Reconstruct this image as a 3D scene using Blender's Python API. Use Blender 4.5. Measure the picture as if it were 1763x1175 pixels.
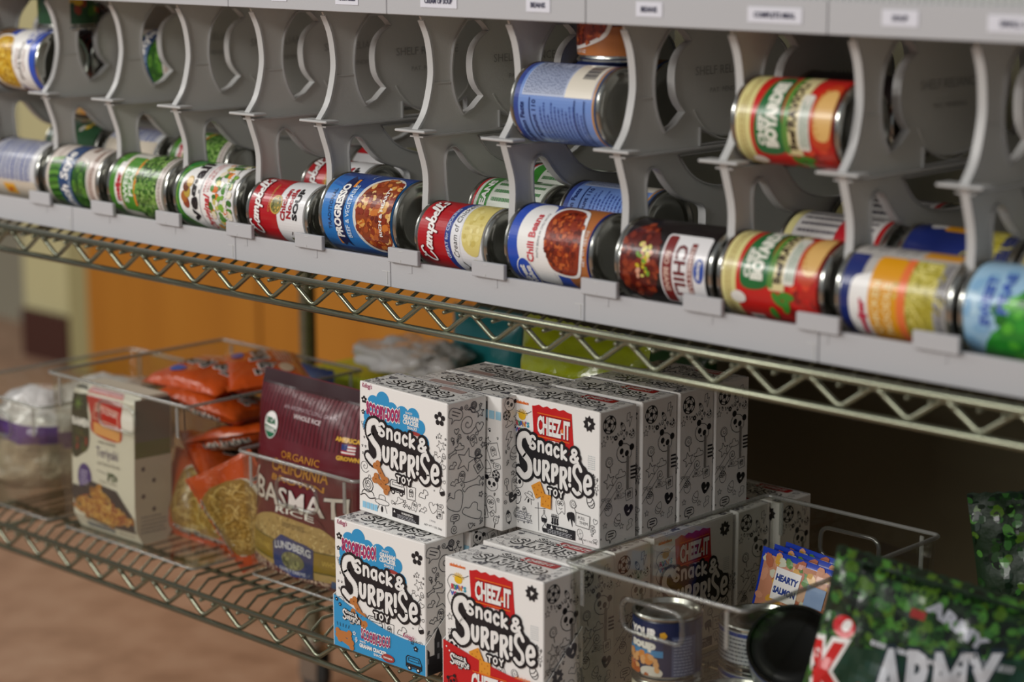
import bpy, math, random
from mathutils import Vector, Matrix, geometry, noise

# ------------------------------------------------------------------ scene, camera, light
for _o in list(bpy.data.objects): bpy.data.objects.remove(_o, do_unlink=True)
SC = bpy.context.scene
COL = SC.collection
FZ = 0.34            # all heights below are written 0.34 m above the floor datum and lowered at the end

def make_camera():
    yaw, pitch, roll, F = 0.763552959, 0.203156506, 0.00181055, 3587.9593
    f = Vector((-math.sin(yaw)*math.cos(pitch), math.cos(yaw)*math.cos(pitch), -math.sin(pitch)))
    rt = Vector((math.cos(yaw), math.sin(yaw), 0)); dn = f.cross(rt)
    r2 = math.cos(roll)*rt + math.sin(roll)*dn
    d2 = -math.sin(roll)*rt + math.cos(roll)*dn
    cam = bpy.data.cameras.new('camera'); co = bpy.data.objects.new('camera', cam); COL.objects.link(co)
    m = Matrix.Identity(4)
    for i in range(3):
        m[i][0] = r2[i]; m[i][1] = -d2[i]; m[i][2] = -f[i]
    m[0][3], m[1][3], m[2][3] = 0.0, -1.4, 1.52-FZ
    co.matrix_world = m
    cam.sensor_fit = 'HORIZONTAL'; cam.sensor_width = 36.0; cam.lens = F/1763*36.0
    cam.clip_start = 0.05; cam.clip_end = 60
    cam.dof.use_dof = True; cam.dof.focus_distance = 2.13; cam.dof.aperture_fstop = 3.0
    SC.camera = co
make_camera()

W = bpy.data.worlds.new('room_ambient'); SC.world = W; W.use_nodes = True
W.node_tree.nodes['Background'].inputs[0].default_value = (0.92, 0.95, 1.0, 1)
W.node_tree.nodes['Background'].inputs[1].default_value = 0.215
def area(name, loc, target, size, power, color=(1, .975, .94)):
    l = bpy.data.lights.new(name, 'AREA'); l.shape = 'RECTANGLE'; l.size, l.size_y = size; l.energy = power; l.color = color
    o = bpy.data.objects.new(name, l); COL.objects.link(o)
    o.location = (loc[0], loc[1], loc[2]-FZ)
    o.rotation_euler = (Vector(target)-Vector(loc)).to_track_quat('-Z', 'Y').to_euler()
    return o
area('ceiling_light_front', (-3.3, -2.9, 2.95), (-2.2, 0, 1.0), (1.2, .6), 42)
area('ceiling_light_left', (-4.6, -1.2, 2.95), (-3.2, 0, .6), (1.2, .6), 24)
area('ceiling_light_far', (-2.6, -6.5, 2.95), (-1.7, 0, 1.0), (2.4, .6), 85)
area('ceiling_light_right', (-.9, -3.4, 2.95), (-1.9, 0, 1.3), (1.2, .6), 34)
SC.view_settings.view_transform = 'Standard'
try: SC.view_settings.look = 'None'
except Exception: pass
SC.view_settings.gamma = 1.0
SC.view_settings.use_curve_mapping = False
SC.view_settings.exposure = 0.0

# ------------------------------------------------------------------ materials
def lin(c): return c/12.92 if c <= .04045 else ((c+.055)/1.055)**2.4
def rgb(h):
    h = h.lstrip('#'); return tuple(lin(int(h[i:i+2], 16)/255) for i in (0, 2, 4))+(1,)
MC = {}
def ink(h, rough=.5, metal=0.0, coat=0.0, bump=0.0, bscale=40, var=0.0, vscale=30, spec=.4):
    key = (h, rough, metal, coat, bump, bscale, var, vscale, spec)
    if key in MC: return MC[key]
    m = bpy.data.materials.new('finish_'+h.strip('#')); m.use_nodes = True
    nt = m.node_tree; b = nt.nodes['Principled BSDF']
    c = rgb(h)
    b.inputs['Base Color'].default_value = c
    b.inputs['Roughness'].default_value = rough
    b.inputs['Metallic'].default_value = metal
    b.inputs['Coat Weight'].default_value = coat
    b.inputs['Coat Roughness'].default_value = .12
    b.inputs['Specular IOR Level'].default_value = spec
    if bump or var:
        tc = nt.nodes.new('ShaderNodeTexCoord')
        n = nt.nodes.new('ShaderNodeTexNoise'); n.inputs['Scale'].default_value = vscale if var else bscale; n.inputs['Detail'].default_value = 4
        nt.links.new(tc.outputs['Object'], n.inputs['Vector'])
        if var:
            r = nt.nodes.new('ShaderNodeValToRGB')
            r.color_ramp.elements[0].position = .3; r.color_ramp.elements[1].position = .7
            r.color_ramp.elements[0].color = tuple(x*(1-var) for x in c[:3])+(1,)
            r.color_ramp.elements[1].color = tuple(min(1, x*(1+var)) for x in c[:3])+(1,)
            nt.links.new(n.outputs['Fac'], r.inputs['Fac']); nt.links.new(r.outputs['Color'], b.inputs['Base Color'])
        if bump:
            n2 = nt.nodes.new('ShaderNodeTexNoise'); n2.inputs['Scale'].default_value = bscale; n2.inputs['Detail'].default_value = 3
            nt.links.new(tc.outputs['Object'], n2.inputs['Vector'])
            bp = nt.nodes.new('ShaderNodeBump'); bp.inputs['Strength'].default_value = bump; bp.inputs['Distance'].default_value = .01
            nt.links.new(n2.outputs['Fac'], bp.inputs['Height']); nt.links.new(bp.outputs['Normal'], b.inputs['Normal'])
    MC[key] = m; return m
def clear(name, tint='#f4f4f0', ior=1.45, rough=.04, opaque=0.0):
    if name in MC: return MC[name]
    m = bpy.data.materials.new(name); m.use_nodes = True; nt = m.node_tree
    for n in list(nt.nodes):
        if n.type == 'BSDF_PRINCIPLED': nt.nodes.remove(n)
    out = [n for n in nt.nodes if n.type == 'OUTPUT_MATERIAL'][0]
    tr = nt.nodes.new('ShaderNodeBsdfTransparent'); tr.inputs[0].default_value = rgb(tint)
    gl = nt.nodes.new('ShaderNodeBsdfGlossy'); gl.inputs['Roughness'].default_value = rough
    lw = nt.nodes.new('ShaderNodeLayerWeight'); lw.inputs['Blend'].default_value = .5
    pw = nt.nodes.new('ShaderNodeMath'); pw.operation = 'POWER'; pw.inputs[1].default_value = 4.0
    r0 = ((ior-1)/(ior+1))**2
    fr = nt.nodes.new('ShaderNodeMath'); fr.operation = 'MULTIPLY_ADD'; fr.inputs[1].default_value = 1-r0; fr.inputs[2].default_value = r0
    nt.links.new(lw.outputs['Facing'], pw.inputs[0]); nt.links.new(pw.outputs[0], fr.inputs[0])
    mx = nt.nodes.new('ShaderNodeMixShader')
    nt.links.new(fr.outputs[0], mx.inputs[0]); nt.links.new(tr.outputs[0], mx.inputs[1]); nt.links.new(gl.outputs[0], mx.inputs[2])
    last = mx
    if opaque:
        df = nt.nodes.new('ShaderNodeBsdfDiffuse'); df.inputs[0].default_value = rgb('#d8d8d4')
        m2 = nt.nodes.new('ShaderNodeMixShader'); m2.inputs[0].default_value = opaque
        nt.links.new(mx.outputs[0], m2.inputs[1]); nt.links.new(df.outputs[0], m2.inputs[2]); last = m2
    nt.links.new(last.outputs[0], out.inputs['Surface'])
    MC[name] = m; return m

# ------------------------------------------------------------------ mesh builder
class MB:
    def __init__(s): s.v = []; s.f = []; s.mi = []; s.mats = []
    def slot(s, m):
        if m not in s.mats: s.mats.append(m)
        return s.mats.index(m)
    def add(s, vs, fs, m):
        o = len(s.v); k = s.slot(m); s.v += [tuple(v) for v in vs]
        for f in fs: s.f.append([i+o for i in f]); s.mi.append(k)
    def box(s, a, b, m, M=None):
        vs = [Vector((x, y, z)) for z in (a[2], b[2]) for y in (a[1], b[1]) for x in (a[0], b[0])]
        if M: vs = [M @ v for v in vs]
        s.add(vs, [(0, 2, 3, 1), (4, 5, 7, 6), (0, 1, 5, 4), (2, 6, 7, 3), (0, 4, 6, 2), (1, 3, 7, 5)], m)
    def bbox(s, a, b, m, r=.002, M=None):
        # box with chamfered vertical and horizontal edges
        ax = []
        x0, y0, z0 = a; x1, y1, z1 = b
        rings = []
        for z, q in ((z0, r), (z0+r, 0), (z1-r, 0), (z1, r)):
            p = [(x0+r, y0+q), (x1-r, y0+q), (x1-q, y0+r), (x1-q, y1-r), (x1-r, y1-q), (x0+r, y1-q), (x0+q, y1-r), (x0+q, y0+r)]
            rings.append([Vector((c[0], c[1], z)) for c in p])
        vs = [v for R in rings for v in R]
        if M: vs = [M @ v for v in vs]
        fs = [tuple(reversed(range(8))), tuple(range(24, 32))]
        for k in range(3):
            for i in range(8): fs.append((k*8+i, k*8+(i+1) % 8, k*8+8+(i+1) % 8, k*8+8+i))
        s.add(vs, fs, m)
    def tube(s, pts, r, m, n=8, closed=False, caps=True):
        P = [Vector(p) for p in pts]; N = len(P); vs = []; fs = []
        up = None
        for i, p in enumerate(P):
            a = P[(i-1) % N] if (closed or i > 0) else p
            c = P[(i+1) % N] if (closed or i < N-1) else p
            t = (c-a).normalized()
            if up is None:
                up = t.orthogonal().normalized()
            up = (up - t*up.dot(t)).normalized(); w = t.cross(up)
            rr = r[i] if isinstance(r, (list, tuple)) else r
            for k in range(n):
                an = 2*math.pi*k/n; vs.append(p + rr*(math.cos(an)*up+math.sin(an)*w))
        for i in range(N if closed else N-1):
            j = (i+1) % N
            for k in range(n): fs.append((i*n+k, i*n+(k+1) % n, j*n+(k+1) % n, j*n+k))
        if caps and not closed:
            fs.append(tuple(reversed(range(n)))); fs.append(tuple(range((N-1)*n, N*n)))
        s.add(vs, fs, m)
    def lathe(s, prof, m, n=40, axis='x', M=None):
        vs = []; fs = []
        for (r, h) in prof:
            for k in range(n):
                a = 2*math.pi*k/n; c, q = r*math.cos(a), r*math.sin(a)
                vs.append(Vector((h, c, q)) if axis == 'x' else Vector((c, q, h)))
        if M: vs = [M @ v for v in vs]
        for i in range(len(prof)-1):
            for k in range(n): fs.append((i*n+k, i*n+(k+1) % n, (i+1)*n+(k+1) % n, (i+1)*n+k))
        s.add(vs, fs, m)
    def sheet(s, P, m):   # grid of points
        nr, nc = len(P), len(P[0])
        s.add([q for r in P for q in r], [(i*nc+j, i*nc+j+1, (i+1)*nc+j+1, (i+1)*nc+j) for i in range(nr-1) for j in range(nc-1)], m)
    def plate(s, outer, holes, fn, t, m, rimm=None):
        # extruded flat polygon with holes ; fn(a,b,c)->Vector where c is the thickness direction
        loops = [outer]+holes
        tri = geometry.tessellate_polygon([[Vector((p[0], p[1], 0)) for p in L] for L in loops])
        flat = [p for L in loops for p in L]; n = len(flat)
        vs = [fn(p[0], p[1], -t/2) for p in flat]+[fn(p[0], p[1], t/2) for p in flat]
        fs = [tuple(x) for x in tri]+[tuple(i+n for i in reversed(x)) for x in tri]
        s.add(vs, fs, m)
        fs = []; o = 0
        for L in loops:
            k = len(L)
            for i in range(k): fs.append((o+i, o+(i+1) % k, n+o+(i+1) % k, n+o+i))
            o += k
        s.add(vs, fs, rimm or m)
    def build(s, name, parent=None, smooth=False, loc=None):
        me = bpy.data.meshes.new(name); me.from_pydata(s.v, [], s.f)
        for m in s.mats: me.materials.append(m)
        me.polygons.foreach_set('material_index', s.mi)
        if smooth: me.polygons.foreach_set('use_smooth', [True]*len(s.f))
        me.update()
        if smooth == 'auto':
            try: me.set_sharp_from_angle(angle=math.radians(35))
            except Exception: pass
        o = bpy.data.objects.new(name, me); COL.objects.link(o)
        if parent: o.parent = parent
        if loc: o.location = loc
        return o
def empty(name, loc=(0, 0, 0), rot=None):
    o = bpy.data.objects.new(name, None); COL.objects.link(o); o.location = loc; o.empty_display_size = .02
    if rot is not None: o.rotation_euler = rot
    return o
def tag(o, label, cat, group=None, kind=None):
    o['label'] = label; o['category'] = cat
    if group: o['group'] = group
    if kind: o['kind'] = kind
    return o
def struct(o, label=None):
    o['kind'] = 'structure'
    if label: o['label'] = label
    return o
def copy_tree(o, parent=None):
    kids = [c for c in bpy.data.objects if c.parent == o]
    c = o.copy(); COL.objects.link(c); c.parent = parent
    for k in kids: copy_tree(k, c)
    return c

# ------------------------------------------------------------------ flat artwork (lettering, drawings) wrapped on surfaces
TX = {}
def text_tris(s, off=0.0, shear=0.0):
    key = (s, off, shear)
    if key in TX: return TX[key]
    cu = bpy.data.curves.new('t', 'FONT'); cu.body = s; cu.size = 1; cu.resolution_u = 2; cu.offset = off; cu.shear = shear
    ob = bpy.data.objects.new('t', cu)
    me = bpy.data.meshes.new_from_object(ob)
    me.calc_loop_triangles()
    V = [(v.co.x, v.co.y) for v in me.vertices]
    T = [[V[i] for i in t.vertices] for t in me.loop_triangles]
    bpy.data.objects.remove(ob); bpy.data.curves.remove(cu); bpy.data.meshes.remove(me)
    if V: b = (min(v[0] for v in V), max(v[0] for v in V), min(v[1] for v in V), max(v[1] for v in V))
    else: b = (0, 1, 0, 1)
    TX[key] = (T, b); return TX[key]
def clip(poly, ax, val, keep_less):
    out = []; n = len(poly)
    for i in range(n):
        a, b = poly[i], poly[(i+1) % n]
        ia = (a[ax] <= val) if keep_less else (a[ax] >= val)
        ib = (b[ax] <= val) if keep_less else (b[ax] >= val)
        if ia: out.append(a)
        if ia != ib:
            t = (val-a[ax])/(b[ax]-a[ax]); out.append((a[0]+(b[0]-a[0])*t, a[1]+(b[1]-a[1])*t))
    return out
def crom(P, n=6, closed=False):
    if n <= 1: return P
    out = []; N = len(P)
    for i in range(N if closed else N-1):
        g = (lambda k: P[k % N]) if closed else (lambda k: P[max(0, min(N-1, k))])
        a, b, c, d = g(i-1), g(i), g(i+1), g(i+2)
        for j in range(n):
            t = j/n
            out.append(tuple(.5*(2*b[q]+(-a[q]+c[q])*t+(2*a[q]-5*b[q]+4*c[q]-d[q])*t*t+(-a[q]+3*b[q]-3*c[q]+d[q])*t**3) for q in (0, 1)))
    if not closed: out.append(P[-1])
    return out
class Art:
    def __init__(s): s.p = []; s.T = None; s.win = None
    def push(s, poly, m, L):
        if s.T: poly = [s.T(*q) for q in poly]
        if s.win:
            x0, x1, y0, y1 = s.win
            for ax, v, k in ((0, x0, False), (0, x1, True), (1, y0, False), (1, y1, True)):
                poly = clip(poly, ax, v, k)
                if len(poly) < 3: return
        s.p.append((poly, m, L))
    def poly(s, pts, m, L=1):
        tri = geometry.tessellate_polygon([[Vector((p[0], p[1], 0)) for p in pts]])
        for t in tri: s.push([tuple(pts[i]) for i in t], m, L)
    def rect(s, x0, y0, x1, y1, m, L=1): s.push([(x0, y0), (x1, y0), (x1, y1), (x0, y1)], m, L)
    def rrect(s, x0, y0, x1, y1, r, m, L=1):
        P = []
        for cx, cy, a in ((x1-r, y0+r, -90), (x1-r, y1-r, 0), (x0+r, y1-r, 90), (x0+r, y0+r, 180)):
            for k in range(5): t = math.radians(a+k*22.5); P.append((cx+r*math.cos(t), cy+r*math.sin(t)))
        s.push(P, m, L)
    def ell(s, cx, cy, rx, ry, m, L=1, n=16, a=0):
        ca, sa = math.cos(a), math.sin(a)
        s.push([(cx+rx*math.cos(t)*ca-ry*math.sin(t)*sa, cy+rx*math.cos(t)*sa+ry*math.sin(t)*ca) for t in [2*math.pi*k/n for k in range(n)]], m, L)
    def ring(s, cx, cy, rx, ry, w, m, L=1, n=20): s.stroke([(cx+rx*math.cos(2*math.pi*k/n), cy+ry*math.sin(2*math.pi*k/n)) for k in range(n)], w, m, L, True)
    def stroke(s, pts, w, m, L=1, closed=False, cap=6):
        N = len(pts)
        for i in range(N if closed else N-1):
            a, b = pts[i], pts[(i+1) % N]; dx, dy = b[0]-a[0], b[1]-a[1]; l = math.hypot(dx, dy)
            if l < 1e-6: continue
            nx, ny = -dy/l*w/2, dx/l*w/2
            s.push([(a[0]+nx, a[1]+ny), (a[0]-nx, a[1]-ny), (b[0]-nx, b[1]-ny), (b[0]+nx, b[1]+ny)], m, L)
        if cap:
            for q in pts: s.ell(q[0], q[1], w/2, w/2, m, L, cap)
    def text(s, t, x, y, h, m, L=1, w=None, align='c', off=0.0, shear=0.0, a=0, arch=0, taper=0):
        T, b = text_tris(t, off, shear)
        T0, b0 = text_tris(t, 0, shear)
        capb = text_tris('H', 0, 0)[1]; k = h/(capb[3]-capb[2])
        bw = b0[1]-b0[0]; kx = (w/bw) if w else k
        ca, sa = math.cos(a), math.sin(a)
        x0 = {'c': -(b0[0]+b0[1])/2, 'l': -b0[0], 'r': -b0[1]}[align]
        for tr in T:
            P = []
            for q in tr:
                u = (q[0]+x0)*kx; v = q[1]*k
                if arch or taper:
                    e = 2*u/(bw*kx); v = v*(1+taper*e*e)+arch*(1-e*e)
                P.append((x+u*ca-v*sa, y+u*sa+v*ca))
            s.push(P, m, L)
    def blobs(s, x0, y0, x1, y1, n, r, mats, L=2, seed=1, asp=1.0, inside=None, sides=7, ang=None):
        R = random.Random(seed); k = 0; g = 0
        while k < n and g < n*6:
            g += 1
            x, y = R.uniform(x0, x1), R.uniform(y0, y1)
            if inside and not inside(x, y): continue
            q = r*R.uniform(.7, 1.25); a = R.uniform(0, 3.14) if ang is None else ang+R.uniform(-.35, .35)
            s.ell(x, y, q, q*asp, R.choice(mats), L+.04*(k % 5), sides, a); k += 1
    def squig(s, x0, y0, x1, y1, n, w, ln, mats, L=2, seed=1, inside=None):
        R = random.Random(seed); k = 0; g = 0
        while k < n and g < n*6:
            g += 1
            x, y = R.uniform(x0, x1), R.uniform(y0, y1)
            if inside and not inside(x, y): continue
            a = R.uniform(0, 6.28); P = []
            for j in range(6):
                P.append((x, y)); a += R.uniform(-.9, .9); x += ln*math.cos(a); y += ln*math.sin(a)
            P = [q for q in P if (not inside) or inside(*q)]
            if len(P) > 1: s.stroke(P, w, R.choice(mats), L+.04*(k % 6), False, 0)
            k += 1
    def lines(s, x0, y0, x1, y1, n, m, L=2, th=.45, seed=3, vert=False):
        R = random.Random(seed)
        for i in range(n):
            if vert:
                xx = x0+(x1-x0)*(i+.5)/n; y = y0
                while y < y1:
                    l = R.uniform(1, 5)*.8
                    s.rect(xx-th/2*(x1-x0)/n, y, xx+th/2*(x1-x0)/n, min(y1, y+l), m, L); y += l+.8
            else:
                yy = y0+(y1-y0)*(i+.5)/n; x = x0; e = x1-R.uniform(0, .25)*(x1-x0)
                while x < e:
                    l = R.uniform(1, 5)*.8
                    s.rect(x, yy-th/2*(y1-y0)/n, min(e, x+l), yy+th/2*(y1-y0)/n, m, L); x += l+.8
    def emit(s, mb, fn, gx=None, gy=None):
        # fn(x, y, lift) -> Vector ; lift in metres
        for ix, (poly, m, L) in enumerate(s.p):
            lift = .00022*L+(ix % 40)*5e-6; parts = [poly]
            for ax, g in ((0, gx), (1, gy)):
                if not g: continue
                nxt = []
                for q in parts:
                    lo = min(c[ax] for c in q); hi = max(c[ax] for c in q)
                    i0, i1 = math.floor(lo/g), math.floor(hi/g-1e-9)
                    if i0 >= i1: nxt.append(q); continue
                    for i in range(i0, i1+1):
                        c = clip(q, ax, i*g, False) if i > i0 else q
                        if len(c) > 2 and i < i1: c = clip(c, ax, (i+1)*g, True)
                        if len(c) > 2: nxt.append(c)
                parts = nxt
            for q in parts:
                vs = [fn(c[0], c[1], lift) for c in q]
                mb.add(vs, [tuple(range(len(vs)))], m)

# stroke alphabet for hand drawn lettering : (width, [(points, smooth)])
GL = {
 'S': (.62, [([(.56, .84), (.4, 1), (.14, .93), (.08, .7), (.28, .52), (.52, .36), (.54, .12), (.3, 0), (.04, .12)], 1)]),
 'n': (.52, [([(.04, 0), (.04, .68)], 0), ([(.04, .45), (.2, .68), (.4, .62), (.46, .4), (.47, 0)], 1)]),
 'a': (.52, [([(.44, .56), (.26, .68), (.06, .5), (.06, .2), (.22, .02), (.42, .18)], 1), ([(.46, .66), (.46, 0)], 0)]),
 'c': (.44, [([(.42, .55), (.22, .68), (.04, .42), (.1, .1), (.28, 0), (.42, .1)], 1)]),
 'k': (.48, [([(.05, 0), (.05, .98)], 0), ([(.4, .64), (.06, .3), (.45, 0)], 0)]),
 '&': (.62, [([(.62, .0), (.24, .55), (.16, .82), (.32, .98), (.48, .84), (.4, .62), (.1, .36), (.06, .12), (.24, 0), (.44, .1), (.6, .4)], 1)]),
 'U': (.54, [([(.05, .9), (.05, .3), (.2, 0), (.42, .06), (.5, .35), (.5, .9)], 1)]),
 'R': (.54, [([(.06, 0), (.06, .95)], 0), ([(.06, .92), (.36, .95), (.46, .72), (.3, .5), (.08, .46)], 1), ([(.22, .46), (.5, 0)], 0)]),
 'P': (.5, [([(.06, 0), (.06, .95)], 0), ([(.06, .92), (.38, .95), (.46, .68), (.3, .44), (.08, .42)], 1)]),
 'I': (.16, [([(.08, .3), (.08, .95)], 0), ([(.08, .02), (.08, .04)], 0)]),
 'e': (.52, [([(.08, .34), (.46, .42), (.42, .7), (.2, .74), (.05, .45), (.1, .1), (.3, 0), (.48, .12)], 1)]),
 'T': (.5, [([(.02, .92), (.5, .92)], 0), ([(.26, .92), (.26, 0)], 0)]),
 'O': (.56, [([(.28, .95), (.06, .7), (.06, .25), (.28, 0), (.5, .25), (.5, .7), (.28, .95)], 1)]),
 'Y': (.5, [([(.02, .95), (.26, .5), (.48, .95)], 0), ([(.26, .5), (.26, 0)], 0)]),
}
def glyph_paths(ch, x, y, sx, sy, a=0):
    w, paths = GL[ch]; out = []
    ca, sa = math.cos(a), math.sin(a)
    for P, sm in paths:
        Q = crom(P, 5) if sm else P
        out.append([(x+(p[0]*sx)*ca-(p[1]*sy)*sa, y+(p[0]*sx)*sa+(p[1]*sy)*ca) for p in Q])
    return out, w*sx
def snack_logo(A, x, y, w, black, white, L=3, k=1.0):
    """the Snack & Surprise TOY lettering, w = overall width in mm, (x,y) lower left"""
    u = w/100.0; v = u*.74
    # glyph, left, foot, width, height, stroke
    items = [('S', 3, 11, 18, 54, 6.6)]
    for ch, gx, gy, gw, gh in (('S', 19, 49, 7.5, 16), ('n', 30, 48, 7, 15), ('a', 40, 47, 7.5, 15), ('c', 50.5, 46, 6, 15), ('k', 59.5, 45, 7, 17), ('&', 71, 44, 10, 16)):
        items.append((ch, gx, gy, gw, gh, 3.0))
    for ch, gx, gy, gw, gh in (('U', 25, 18, 7, 19), ('R', 36, 13, 8.5, 24), ('P', 48, 14, 7, 21), ('R', 58.5, 8, 8.5, 26), ('I', 69.5, 13, 2, 23), ('S', 74.5, 5, 11, 36), ('e', 88.5, 9, 9, 28)):
        items.append((ch, gx, gy, gw, gh, 3.9))
    for ch, gx in (('T', 43), ('O', 50), ('Y', 57)):
        items.append((ch, gx, -4.5, 4.6, 8, 1.5))
    A.ell(x+12*u, y+38*v, 8*u, 25*v, black, L, 20)
    for j in range(11): A.ell(x+(20+j*6.6)*u, y+(37-j*1.1)*v, 8*u, (21 if j < 8 else 17)*v, black, L, 18)
    for ch, gx, gy, gw, gh, th in items:
        sx = gw*u/GL[ch][0]; hh = 1.0 if ch not in 'nac' else .7
        ps, _ = glyph_paths(ch, x+gx*u, y+gy*v, sx, gh*v/hh*(1 if ch not in 'nac' else .82))
        for p in ps:
            A.stroke(p, (th+(5.4 if th > 2 else 4))*u*k, black, L, False, 8)
            A.stroke(p, th*u, white, L+1.6, False, 8)

SCRIPT = [([(1.15, .95), (1.0, 1.12), (.72, 1.0), (.42, .55), (.30, .1), (.42, -.12), (.75, .0), (.95, .25)], 1), ([(.42, 1.02), (.52, .86), (.72, .86)], 1),
 ([(1.5, .42), (1.3, .5), (1.15, .25), (1.2, .02), (1.38, .1), (1.55, .48), (1.5, .06), (1.66, .06)], 1),
 ([(1.72, .44), (1.74, 0)], 0), ([(1.74, .2), (1.92, .46), (1.98, .3), (1.97, 0)], 1), ([(1.98, .2), (2.16, .46), (2.24, .3), (2.23, .04), (2.36, .06)], 1),
 ([(2.48, .46), (2.42, -.4)], 0), ([(2.46, .2), (2.66, .48), (2.82, .34), (2.74, .02), (2.52, .04)], 1),
 ([(3.02, 1.0), (2.96, .1)], 0), ([(2.97, .2), (3.14, .46), (3.32, .34), (3.24, .02), (3.0, .04)], 1),
 ([(3.46, .24), (3.68, .34), (3.62, .48), (3.46, .34), (3.48, .06), (3.74, .06)], 1),
 ([(3.82, .06), (4.02, .9), (3.92, .95), (3.86, .3), (3.96, .0), (4.08, .1)], 1), ([(4.14, .06), (4.34, .9), (4.24, .95), (4.18, .3), (4.28, .0), (4.4, .1)], 1),
 ([(4.56, .96), (4.5, .76)], 0), ([(4.86, .42), (4.7, .46), (4.66, .32), (4.84, .16), (4.74, 0), (4.56, .04)], 1)]
def campbell(A, x, y, w, h, m, m2, L):
    k = w/4.9
    for P, sm in SCRIPT:
        Q = [(x-w/2+(p[0]-.2)*k+p[1]*h*.18, y+p[1]*h) for p in (crom(P, 5) if sm else P)]
        A.stroke(Q, 3.6, m2, L, False, 6); A.stroke(Q, 2.2, m, L+1.2, False, 6)
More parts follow.
